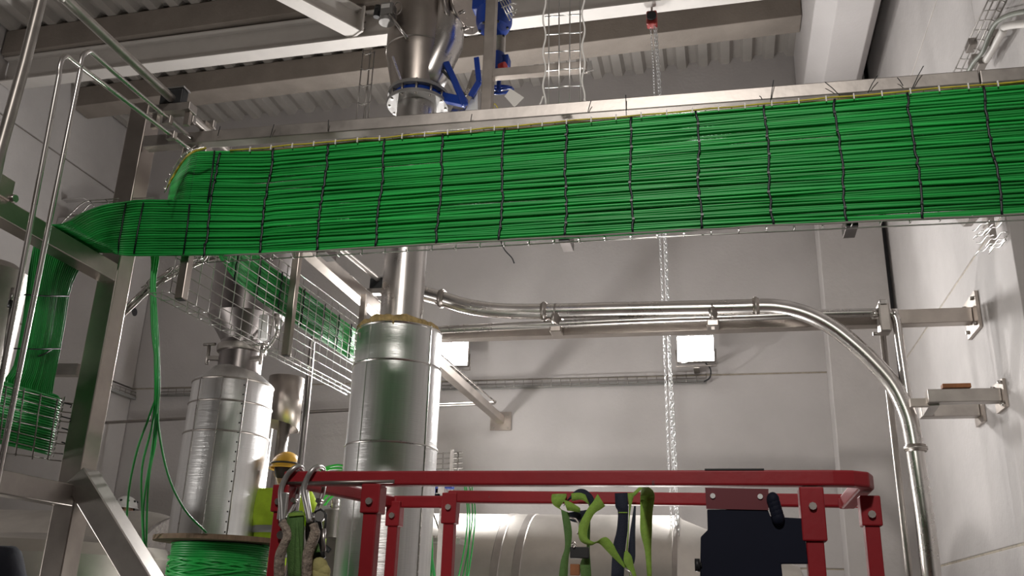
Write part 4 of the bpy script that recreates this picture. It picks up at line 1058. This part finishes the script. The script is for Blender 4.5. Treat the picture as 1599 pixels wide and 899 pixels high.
for dx in (-1.3, .3):
    for yy_ in (2.72, 3.48): MB().lathe((dx, yy_, .16), [(.16, -.05), (.16, .05)], 28, axis='Y').build('wheel', BLACK, t)
# black pad on top rail, worn bare steel strip at left
A = n_(1101, 741); B = n_(1193, 741)
MB().box((A.x, YN-.024, ZR_+.022), (B.x, YN+.02, ZR_+.026)).build('black_pad', BLACK, t)
A = n_(455, 756); B = n_(620, 753)
MB().tube([V((A.x, YN-.024, A.z)), V((B.x, YN-.022, B.z))], .006, 8).build('bare_edge_rod', SSD, t)
# dark control board with notched outline
t = thing('control_board', 'dark navy notched board bolted under the red top rail', 'board', tuple(n_(1175, 899)))
Yb = YN-.03
outl = [(1121, 795), (1199, 795), (1203, 806), (1254, 809), (1262, 880), (1220, 880), (1222, 899), (1226, 960), (1092, 960), (1094, 838), (1105, 827), (1104, 795)]
MB().prism([PY(a, b, Yb) for a, b in outl], (0, .02, 0)).build('board_panel', NAVY, t, bevel=.003)
m = MB(); 
for seg in ([(1101, 761), (1200, 763), (1200, 796), (1103, 794)], ):
    m.prism([PY(a, b, Yb-.004) for a, b in seg], (0, .008, 0))
m.build('mounting_plate', mat('dark_red_paint', (.13, .012, .02), .45), t)
for a, b in ((1113, 774), (1187, 775)):
    MB().disc(PY(a, b, Yb-.006), .0075, (0, 1, 0), .006, 12).build('bolt_hole', WHITE, t)
m = MB()
for k in range(5): m.ell(PY(1207+k*2, 780+k*7, Yb-.01), .018, .018, .022, 10, 8)
m.build('cable_grommet', NAVY, t)
MB().disc(PY(1089, 882, Yb-.01), .018, (1, 0, 0), .014, 16).build('knob', BLACK, t)
MB().tube([PY(1089, 882, Yb), PY(1096, 882, Yb)], .008, 8).build('knob_stem', BLACK, t)

# ================================================================== HARNESSES
def rib(t, name, segs, mt, th=.003):
    # segs: (left px, left py, right px, right py, Y)
    L = [PY(s[0], s[1], s[4]) for s in segs]; Rr = [PY(s[2], s[3], s[4]) for s in segs]
    L = smooth_path(L, 4); Rr = smooth_path(Rr, 4)
    return MB().strip(L, Rr, th).build(name, mt, t)
YH1 = YFr-.045
t = thing('safety_harness', 'lime and navy webbing harness knotted over the back rail', 'harness', tuple(PY(910, 899, YH1)))
rib(t, 'webbing', [(863, 768, 884, 769, YH1+.05), (861, 778, 884, 776, YH1-.01), (864, 788, 874, 792, YH1-.02), (878, 797, 874, 792, YH1-.02)], LIME)
rib(t, 'webbing', [(880, 790, 890, 775, YH1-.03), (896, 768, 897, 779, YH1-.035), (910, 763, 909, 774, YH1-.04), (924, 772, 915, 780, YH1-.035), (932, 790, 920, 790, YH1-.03)], NAVW)
rib(t, 'webbing', [(892, 770, 893, 782, YH1-.045), (905, 769, 908, 780, YH1-.045), (914, 772, 921, 788, YH1-.04)], LIME)
rib(t, 'webbing', [(880, 780, 886, 797, YH1-.045), (892, 784, 893, 798, YH1-.05), (906, 793, 906, 800, YH1-.045)], LIME)
rib(t, 'webbing', [(933, 771, 945, 790, YH1-.03), (926, 783, 938, 795, YH1-.04), (919, 792, 928, 802, YH1-.05), (906, 815, 920, 818, YH1-.055), (903, 830, 917, 838, YH1-.055), (907, 845, 925, 845, YH1-.05), (922, 851, 932, 845, YH1-.045), (935, 848, 946, 838, YH1-.04), (955, 868, 958, 850, YH1-.035), (985, 896, 962, 860, YH1-.03)], LIME)
rib(t, 'webbing', [(876, 795, 888, 800, YH1-.02), (881, 830, 893, 830, YH1-.02), (882, 855, 891, 855, YH1-.02), (876, 875, 888, 870, YH1-.02), (872, 905, 886, 905, YH1-.02)], OLIVE)
rib(t, 'webbing', [(888, 800, 922, 795, YH1-.01), (890, 812, 914, 812, YH1-.01), (903, 816, 920, 816, YH1-.012)], NAVW)
rib(t, 'webbing', [(916, 805, 922, 805, YH1+.0), (916, 855, 921, 855, YH1), (906, 880, 921, 865, YH1), (908, 905, 924, 905, YH1)], OLIVE)
q = PY(901, 818, YH1-.04)
MB().tube([PY(a, b, YH1-.045) for a, b in ((889, 808), (899, 810), (903, 815), (905, 826), (902, 834))], .004, 8).build('buckle_bar', SSD, t)
MB().box(PY(890, 853, YH1-.035), PY(920, 872, YH1-.02)).build('chest_buckle', BLACK, t, bevel=.003)
MB().box(PY(890, 880, YH1-.04), PY(906, 899, YH1-.02)).build('leather_pad', WOODE, t, bevel=.003)
MB().tube([PY(893, 848, YH1-.04), PY(897, 845, YH1-.04), PY(900, 850, YH1-.04), PY(896, 855, YH1-.04)], .003, 6, closed=True).build('d_ring', SSP, t)
t = thing('safety_harness', 'second harness of navy and lime straps looped over both rails', 'harness', tuple(PY(990, 899, YH1)))
rib(t, 'webbing', [(960, 770, 980, 769, YH1-.02), (961, 790, 981, 790, YH1-.03), (965, 800, 981, 802, YH1-.03), (963, 828, 980, 828, YH1-.03), (957, 855, 976, 860, YH1-.03), (954, 905, 974, 905, YH1-.03)], NAVW)
rib(t, 'webbing', [(980, 770, 991, 769, YH1-.022), (982, 800, 984, 800, YH1-.03), (978, 860, 980, 862, YH1-.03)], LIME)
rib(t, 'webbing', [(986, 772, 999, 760, YH1-.05), (991, 774, 1006, 758, YH1-.06)], LIME)
rib(t, 'webbing', [(990, 790, 993, 790, YH1), (984, 830, 992, 830, YH1), (980, 870, 992, 868, YH1), (978, 880, 990, 880, YH1)], NAVW)
rib(t, 'webbing', [(1003, 757, 1009, 757, YN+.1), (1000, 775, 1022, 771, YH1-.05), (1000, 800, 1019, 800, YH1-.05), (1000, 830, 1018, 830, YH1-.05), (1007, 860, 1017, 860, YH1-.05), (1011, 905, 1018, 905, YH1-.05)], LIME)
rib(t, 'webbing', [(975, 862, 978, 858, YH1-.05), (974, 876, 986, 868, YH1-.05), (980, 888, 990, 885, YH1-.05), (985, 905, 996, 905, YH1-.05)], LIME)
MB().box(PY(966, 799, YH1-.035), PY(980, 801, YH1-.03)).build('stitching', LIME, t)
MB().tube([PY(a, b, YH1-.06) for a, b in ((976, 886), (984, 893), (988, 902), (980, 905))], .004, 6).build('buckle_bar', SSP, t)

# left: two big scaffold hooks with rope lanyards and green strap
YK = YN-.035
def hook(t, P, r0, name='hook'):
    pts = smooth_path([PY(a, b, YK+dy) for a, b, dy in P], 5); n = len(pts)
    return MB().tube(pts, [r0*(1-.25*k/n) for k in range(n)], 10).build(name, CAST, t)
t = thing('lanyard_hook', 'left big aluminium scaffold hook hung over the red rail on a frayed rope', 'hook', tuple(PY(440, 899, YK)), 'scaffold hooks on the left rail end')
hook(t, [(441, 815, 0), (440, 790, 0), (439, 765, 0), (447, 745, 0), (458, 732, .0), (468, 728, .02), (473, 735, .08), (471, 748, .10)], .0105)
hook(t, [(471, 748, .10), (466, 768, .06), (462, 782, .04), (455, 796, .02), (446, 810, 0)], .0085)
MB().box(PY(436, 768, YK-.008), PY(448, 812, YK+.008)).build('hook_spine', CAST, t, bevel=.004)
MB().disc(PY(460, 781, YK+.03), .008, (0, 1, 0), .03, 10).build('pivot', SSP, t)
MB().tube(smooth_path([PY(a, b, YK) for a, b in ((441, 815), (448, 825), (450, 838), (444, 852), (437, 870), (436, 905))], 4), [.015]*4+[.017]*17, 10).build('rope', ROPE, t)
MB().disc(PY(439, 835, YK), .013, (0, 1, 0), .012, 14).build('thimble', SSP, t)
t = thing('lanyard_hook', 'right big aluminium scaffold hook hung over the red rail on a frayed rope', 'hook', tuple(PY(485, 899, YK)), 'scaffold hooks on the left rail end')
hook(t, [(484, 815, 0), (479, 790, 0), (474, 765, 0), (479, 748, 0), (487, 735, .0), (496, 728, .02), (504, 731, .08), (507, 745, .10)], .0105)
hook(t, [(507, 745, .10), (505, 765, .06), (500, 782, .04), (495, 796, .02), (490, 810, 0)], .0085)
MB().bar(PY(477, 765, YK), PY(484, 816, YK), .016, .018).build('hook_spine', CAST, t, bevel=.004)
MB().disc(PY(499, 782, YK+.02), .008, (0, 1, 0), .03, 10).build('pivot', SSP, t)
MB().disc(PY(500, 806, YK), .016, (0, 1, 0), .016, 16).build('eye_plate', CAST, t)
MB().tube(smooth_path([PY(a, b, YK) for a, b in ((489, 818), (492, 830), (489, 842), (484, 855), (480, 870), (479, 905))], 4), [.014]*4+[.017]*17, 10).build('rope', ROPE, t)
MB().tube([PY(a, b, YK) for a, b in ((491, 800), (501, 795), (509, 803), (508, 820), (505, 838))], .004, 8).build('retainer_cord', BLACK, t)
MB().tube([PY(506, 825, YK), PY(505, 842, YK), PY(506, 860, YK)], .007, 8).build('swivel', SSP, t)
t = thing('webbing_lanyard', 'olive green folded webbing lanyard between the two scaffold hooks', 'lanyard', tuple(PY(462, 899, YK)))
rib(t, 'webbing', [(452, 800, 472, 800, YK+.03), (449, 812, 474, 808, YK+.0), (449, 860, 473, 860, YK), (452, 905, 472, 905, YK)], OLIVE, .012)
rib(t, 'webbing_fold', [(450, 801, 474, 800, YK+.01), (451, 806, 474, 804, YK-.01)], LIME, .004)
rib(t, 'webbing', [(462, 815, 466, 815, YK-.01), (460, 860, 468, 858, YK-.01), (458, 905, 470, 905, YK-.01)], OLIVE, .004)
t = thing('energy_absorber', 'dark strap and yellow rag bundle hanging right of the scaffold hooks', 'strap', tuple(PY(500, 899, YK+.05)))
rib(t, 'strap', [(480, 800, 500, 800, YK+.05), (478, 840, 505, 840, YK+.05), (490, 880, 508, 870, YK+.05)], BLACK, .01)
m = MB()
for a, b, r in ((498, 885, .03), (503, 893, .028), (494, 897, .03), (500, 905, .035)): m.ell(PY(a, b, YK+.03), r, r*.7, r, 12, 8)
m.build('rag', mat('yellow_rag', (.42, .38, .16), .9, noise=.2, nscale=20, bump=.6), t)
rib(t, 'strap_patch', [(489, 850, 497, 848, YK+.02), (490, 862, 500, 862, YK+.02)], OLIVE, .006)

# ================================================================== BACKGROUND ODDS AND ENDS
t = thing('pump_cluster', 'small pump and fittings half hidden left of the central riser', 'pump', tuple(PY(520, 880, 6.3)))
MB().lathe(PY(522, 815, 6.3), [(.02, -.12), (.09, -.11), (.09, .08), (.03, .1)], 20).build('motor', SSD, t)
MB().box(PY(512, 800, 6.3), PY(530, 790, 6.3)+V((0, .1, 0))).build('terminal_box', BLACK, t, bevel=.004)
MB().disc(PY(508, 800, 6.25), .05, (1, -1, 0), .03, 16).build('coupling', CAST, t)
MB().box(PY(512, 832, 6.3), PY(531, 822, 6.3)+V((0, .1, 0))).build('blue_base', BLUE, t)
MB().tube([PY(524, 780, 6.3), PY(524, 800, 6.3)], .03, 12).build('suction_pipe', SSP, t)
MB().tube([PY(505, 810, 6.3), PY(503, 850, 6.3), PY(515, 860, 6.3)], .02, 10).build('hose', BLACK, t)
MB().box(V((PY(510, 838, 6.3).x, 6.3, 0)), PY(535, 835, 6.3)+V((0, .15, 0))).build('plinth', SSD, t)
for k, pl in enumerate(([(500, 734), (515, 728), (530, 726), (545, 730)], [(498, 740), (514, 732), (532, 731), (546, 735)], [(505, 745), (520, 738), (535, 736), (548, 740)], [(506, 790), (518, 775), (530, 768), (545, 762)], [(500, 786), (512, 772), (528, 764), (546, 758)])):
    tag(MB().tube(smooth_path([PY(a, b, 6.7) for a, b in pl], 4), .010, 6).build('loose_cable', GREEN3 if k % 2 else GREEN), 'loose green cable in the small bunch just left of the central riser', 'cable', 'green cables left of the central riser')
tag(MB().box(PY(537, 735, 8.5), PY(541, 690, 8.5)+V((0, .02, 0))).build('light_tube', mat('tube_white', (.9, .9, .9), .5, emit=1.2)), 'thin bright upright light strip at the left edge of the central riser', 'lamp')
t = thing('side_tray', 'small dark mesh tray end right of the central riser', 'cable tray', tuple(PY(700, 730, 5.6)))
for k in range(4): MB().tube([PY(672, 709+k*8, 5.6), PY(722, 706+k*8, 5.6)], .004, 5).build('long_wire', WIRED, t)
for k in range(4): MB().tube([PY(680+k*12, 706, 5.6), PY(679+k*12, 734, 5.6)], .004, 5).build('cross_wire', WIRED, t)
MB().bar(PY(706, 702, 5.6), PY(705, 734, 5.6), .02, .02).build('upright', SSD, t)
q = PY(705, 734, 5.6); MB().box(q+V((-.01, -.01, 0)), V((q.x+.01, 5.61, 0))).build('stand', SSD, t)
t = thing('junction_box', 'blue and grey junction boxes hanging behind the red rail beside the riser', 'box', tuple(PY(690, 785, 5.5)))
for a, b, c, d, mt in ((675, 752, 684, 770, BLUE), (684, 755, 694, 775, SSD), (694, 753, 706, 762, BLUE), (674, 770, 687, 786, NAVY), (680, 762, 684, 772, PAPER)):
    MB().box(PY(a, b, 5.5), PY(c, d, 5.5)+V((0, .05, 0))).build('box_unit', mt, t, bevel=.002)
for k, pl in enumerate(([(668, 800), (670, 840), (676, 880), (680, 905)], [(670, 810), (668, 850), (666, 905)], [(672, 815), (675, 860), (672, 905)], [(669, 820), (673, 870), (678, 905)],
            [(724, 750), (730, 800), (726, 850), (715, 905)], [(733, 755), (738, 800), (732, 850), (722, 905)], [(737, 758), (742, 800), (738, 850), (730, 905)], [(727, 752), (733, 800), (732, 850), (728, 905)])):
    tag(MB().tube(smooth_path([PY(a, b, 5.9) for a, b in pl], 4), .006 if k < 4 else .0045, 6).build('loose_cable', (GREEN, GREEN2, GREEN3)[k % 3]),
        'loose green cable hanging right beside the central riser' if k < 4 else 'loose green cable hanging before the conical tank between the red posts', 'cable', 'green cables beside the riser' if k < 4 else 'green cables before the tank')
q = PY(690, 785, 5.5); MB().box(q+V((-.02, .02, .0)), V((q.x+.02, 5.56, 0))).build('stand', SSD, t)
t = thing('louvre_box', 'small grey ribbed box on the tank between the red posts', 'box', tuple(PY(690, 850, 6.2)))
MB().box(PY(675, 848, 6.2), PY(718, 840, 6.2)+V((0, .12, 0))).build('box_body', SSD, t)
for k in range(8): MB().box(PY(676+k*5, 845, 6.19), PY(678+k*5, 836, 6.19)+V((0, .02, 0))).build('rib', SS, t)
MB().tube([PY(672, 790, 6.2), PY(688, 832, 6.2)], .006, 6).build('stay_rod', SSD, t)
q = PY(690, 848, 6.2); MB().box(q+V((-.02, .04, .0)), V((q.x+.02, 6.28, 0))).build('stand', SSD, t)

# ================================================================== PEOPLE
def skin_mesh(name, verts, edges, radii, mt, parent, sub=2, root=0):
    me = bpy.data.meshes.new(name); off = V(parent.get('_w'))
    me.from_pydata([tuple(V(v)) for v in verts], edges, [])
    o = bpy.data.objects.new(name, me); col.objects.link(o); o.parent = parent
    md = o.modifiers.new('skin', 'SKIN'); md.use_smooth_shade = True
    if not me.skin_vertices: 
        me.attributes
    sv = me.skin_vertices[0].data
    for i, r in enumerate(radii):
        rr = r if isinstance(r, tuple) else (r, r)
        sv[i].radius = rr
    sv[root].use_root = True
    s = o.modifiers.new('sub', 'SUBSURF'); s.levels = sub; s.render_levels = sub
    me.materials.append(mt); return o
def person(label, loc, rz, J, colors, helmet, stripes=True, head_tilt=0.):
    t = thing('person', label, 'person', loc); t.rotation_euler = (0, 0, rz); t['_w'] = (0, 0, 0)
    # joints (local, facing -Y); defaults standing
    pel = V((0, 0, .95)); ch = V(J.get('chest', (0, 0, 1.34))); nk = V(J.get('neck', (0, 0, 1.50))); hd = V(J.get('head', (0, -.02, 1.64)))
    names = ['pel', 'belly', 'chest', 'neck', 'neck2']
    vs = [pel, (pel+ch)/2, ch, nk, nk+(hd-nk)*.5]; ed = [(0, 1), (1, 2), (2, 3), (3, 4)]; ra = [(.12, .085), (.115, .08), (.13, .085), .055, .052]
    jr = [(.175, .13), (.17, .128), (.195, .135), .085]
    arms = {}
    for s, k in ((-1, 'R'), (1, 'L')):
        sh = ch+V((s*.19, 0, .10)); el = V(J.get('el'+k, (s*.27, 0, 1.12))); wr = V(J.get('wr'+k, (s*.27, -.12, .90)))
        b = len(vs); vs += [sh, (sh+el)/2, el, (el+wr)/2, wr]; ed += [(2, b), (b, b+1), (b+1, b+2), (b+2, b+3), (b+3, b+4)]; ra += [.045, .042, .038, .035, .027]
        arms[k] = (sh, el, wr)
        hp = pel+V((s*.10, 0, -.04)); kn = V((s*.11, -.02, .50)); an = V((s*.12, .02, .08)); b = len(vs)
        vs += [hp, (hp+kn)/2, kn, (kn+an)/2, an, an+V((0, -.14, -.04))]; ed += [(0, b), (b, b+1), (b+1, b+2), (b+2, b+3), (b+3, b+4), (b+4, b+5)]; ra += [.085, .075, .058, .052, .038, .03]
    skin_mesh('body', vs, ed, ra, SKIN, t)
    # hands: palm and five fingers as one skinned mesh per hand
    for s, k in ((-1, 'R'), (1, 'L')):
        sh, el, wr = arms[k]; d = (wr-el).normalized(); sd = d.cross(V((0, 0, 1)));
        sd = sd.normalized() if sd.length > .1 else V((1, 0, 0)); up = sd.cross(d)
        hv = [wr, wr+d*.05, wr+d*.08]; he = [(0, 1), (1, 2)]; hr = [(.028, .02), (.036, .016), (.034, .015)]
        for q in range(4):
            o_ = (q-1.5)*.019; ln = (.065, .075, .07, .055)[q]; b = len(hv)
            hv += [wr+d*.085+sd*o_, wr+d*(.085+ln*.5)+sd*o_-up*.008, wr+d*(.085+ln*.85)+sd*o_-up*.03]; he += [(2, b), (b, b+1), (b+1, b+2)]; hr += [.0095, .0088, .0075]
        b = len(hv); hv += [wr+d*.04-sd*.038, wr+d*.075-sd*.052, wr+d*.10-sd*.05-up*.01]; he += [(1, b), (b, b+1), (b+1, b+2)]; hr += [.012, .0105, .009]
        skin_mesh('hand', hv, he, hr, SKIN, t, 1)
    # jacket
    jv = [pel+V((0, 0, -.06)), (pel+ch)/2, ch, nk-V((0, 0, .01))]; je = [(0, 1), (1, 2), (2, 3)]; jrr = list(jr)
    for k in 'RL':
        sh, el, wr = arms[k]; b = len(jv)
        jv += [sh, (sh+el)/2, el, (el+wr)/2, el+(wr-el)*.93]; je += [(2, b), (b, b+1), (b+1, b+2), (b+2, b+3), (b+3, b+4)]; jrr += [.082, .074, .066, .058, .048]
    skin_mesh('jacket', jv, je, jrr, colors[0], t)
    # trousers and boots
    tv = [pel, pel+V((0, 0, .06))]; te = [(0, 1)]; tr_ = [(.17, .125), (.16, .12)]
    for s in (-1, 1):
        b = len(tv); tv += [pel+V((s*.10, 0, -.06)), V((s*.11, -.02, .50)), V((s*.12, .02, .11))]; te += [(0, b), (b, b+1), (b+1, b+2)]; tr_ += [.105, .078, .066]
        m = MB(); m.ell((s*.12, -.05, .05), .055, .14, .055, 14, 8); m.build('boot', BLACK, t)
    skin_mesh('trousers', tv, te, tr_, colors[1], t)
    # head with face
    hp = hd; M = Matrix.Rotation(head_tilt, 3, 'X')
    m = MB(); m.ell(hp, .076, .095, .115, 24, 16, M); m.ell(hp+M @ V((0, -.04, -.065)), .05, .055, .045, 16, 10, M)
    m.ell(hp+M @ V((0, -.098, -.015)), .013, .02, .024, 10, 8, M)
    for s in (-1, 1): m.ell(hp+M @ V((s*.077, .005, -.005)), .012, .02, .032, 10, 8, M)
    m.ell(hp+M @ V((0, -.085, -.058)), .024, .010, .007, 10, 6, M)
    m.build('head', SKIN, t)
    for s in (-1, 1): MB().ell(hp+M @ V((s*.03, -.086, .012)), .010, .008, .006, 10, 6, M).build('eye', BLACK, t)
    MB().ell(hp+M @ V((0, .025, .02)), .080, .085, .105, 18, 12, M).build('hair', HAIR, t)
    if helmet:
        m = MB(); prof = []
        n = 28; hc = hp+M @ V((0, 0, .035)); vs = []
        for j in range(9):
            a = j/8*PI/2
            for q in range(n):
                b = 2*PI*q/n; vs.append(hc+M @ V((.112*math.cos(a)*math.cos(b), .138*math.cos(a)*math.sin(b), .115*math.sin(a))))
        m.add(vs, [(j*n+q, j*n+(q+1) % n, (j+1)*n+(q+1) % n, (j+1)*n+q) for j in range(8) for q in range(n)], True)
        vs = []
        for rr, zz in ((1.0, 0), (1.14, -.012), (1.14, -.018), (.98, -.01)):
            for q in range(n):
                b = 2*PI*q/n; f_ = rr+(.16 if math.sin(b) < -.4 and rr > 1.1 else 0)
                vs.append(hc+M @ V((.112*rr*math.cos(b), .138*f_*math.sin(b), zz)))
        m.add(vs, [(j*n+q, j*n+(q+1) % n, (j+1)*n+(q+1) % n, (j+1)*n+q) for j in range(3) for q in range(n)], True)
        hm = m.build('helmet', helmet[0], t); hm['_w'] = (0, 0, 0)
        MB().tube([hc+M @ V((.115*math.cos(b), .141*math.sin(b), .02)) for b in [2*PI*q/32 for q in range(32)]], .007, 6, closed=True).build('goggle_strap', BLACK, hm) if helmet[1] == 'strap' else None
        if helmet[1] == 'dots':
            for b in [2*PI*q/9 for q in range(9)]:
                MB().ell(hc+M @ V((.098*math.cos(b), .120*math.sin(b), .058)), .014, .014, .012, 8, 6, M).build('vent_hole', BLACK, hm)
    if stripes:
        for zz, rx, ry in ((1.04, .178, .135), (1.20, .182, .138)):
            c = pel+(ch-pel)*((zz-.95)/.37)
            n = 36; vs = []
            for h in (-.025, .025):
                for q in range(n):
                    b = 2*PI*q/n; vs.append(c+V((rx*1.06*math.cos(b), ry*1.10*math.sin(b), h)))
            m = MB(); m.add(vs, [(q, (q+1) % n, n+(q+1) % n, n+q) for q in range(n)], True)
            o = m.build('reflective_band', REFL, t); sd = o.modifiers.new('s', 'SOLIDIFY'); sd.thickness = .006
        for k in 'RL':
            sh, el, wr = arms[k]
            for f_ in (.45, ):
                c = el+(wr-el)*f_; d = (wr-el).normalized()
                MB().tube([c-d*.025, c+d*.025], .068, 18).build('reflective_band', REFL, t)
    return t
# worker in hi-vis: stands on a small platform
YK_ = 6.3
hp = PY(453, 727, YK_)
stand_z = hp.z-1.68
person('worker in lime hi-vis jacket and yellow helmet behind the reel, seen from behind', (hp.x-.04, YK_, stand_z), PI+.2,
       {'elL': (.42, -.04, 1.19), 'wrL': (.34, -.26, 1.12), 'elR': (-.30, -.10, 1.12), 'wrR': (-.15, -.32, 1.05), 'head': (0, -.04, 1.64)}, (HIVIS, DARKC), (HELY, 'strap'))
t = thing('work_stand', 'low steel work stand under the hi-vis worker', 'platform', (hp.x, YK_, 0))
MB().box((hp.x-.4, YK_-.25, stand_z-.05), (hp.x+.35, YK_+.2, stand_z)).build('deck', SSD, t)
for dx in (-.37, .32):
    for dy in (-.22, .17): MB().box((hp.x+dx-.02, YK_+dy-.02, 0), (hp.x+dx+.02, YK_+dy+.02, stand_z-.05)).build('leg', SSD, t)
# worker behind the left tank, only white helmet shows
h2 = PY(193, 793, 8.75)
person('worker behind the pale tank at left, white vented helmet showing above it', (h2.x, 8.8, h2.z-1.66), 0,
       {}, (DARKC, DARKC), (WHITE, 'dots'), stripes=False)
t = thing('work_stand', 'steel work stand behind the pale tank', 'platform', (h2.x, 8.85, 0))
MB().box((h2.x-.3, 8.55, h2.z-1.70), (h2.x+.3, 9.1, h2.z-1.66)).build('deck', SSD, t)
for dx in (-.27, .27):
    for dy in (-.22, .22): MB().box((h2.x+dx-.02, 8.82+dy-.02, 0), (h2.x+dx+.02, 8.82+dy+.02, h2.z-1.70)).build('leg', SSD, t)
# person in navy at the lower left corner
s0 = PY(-92, 850, 2.35)
dzp = s0.z-1.50
person('person in navy work jacket at the lower left corner, only the shoulder showing', (s0.x, 2.35, dzp), .25,
       {}, (DARKC, DARKC), None, stripes=False)
t = thing('step_platform', 'low steel step under the person in navy', 'platform', (s0.x, 2.35, 0))
MB().box((s0.x-.35, 2.1, dzp-.04), (s0.x+.35, 2.6, dzp)).build('deck', SSD, t)
for dx in (-.32, .32):
    for dy in (-.22, .22): MB().box((s0.x+dx-.02, 2.35+dy-.02, 0), (s0.x+dx+.02, 2.35+dy+.02, dzp-.04)).build('leg', SSD, t)
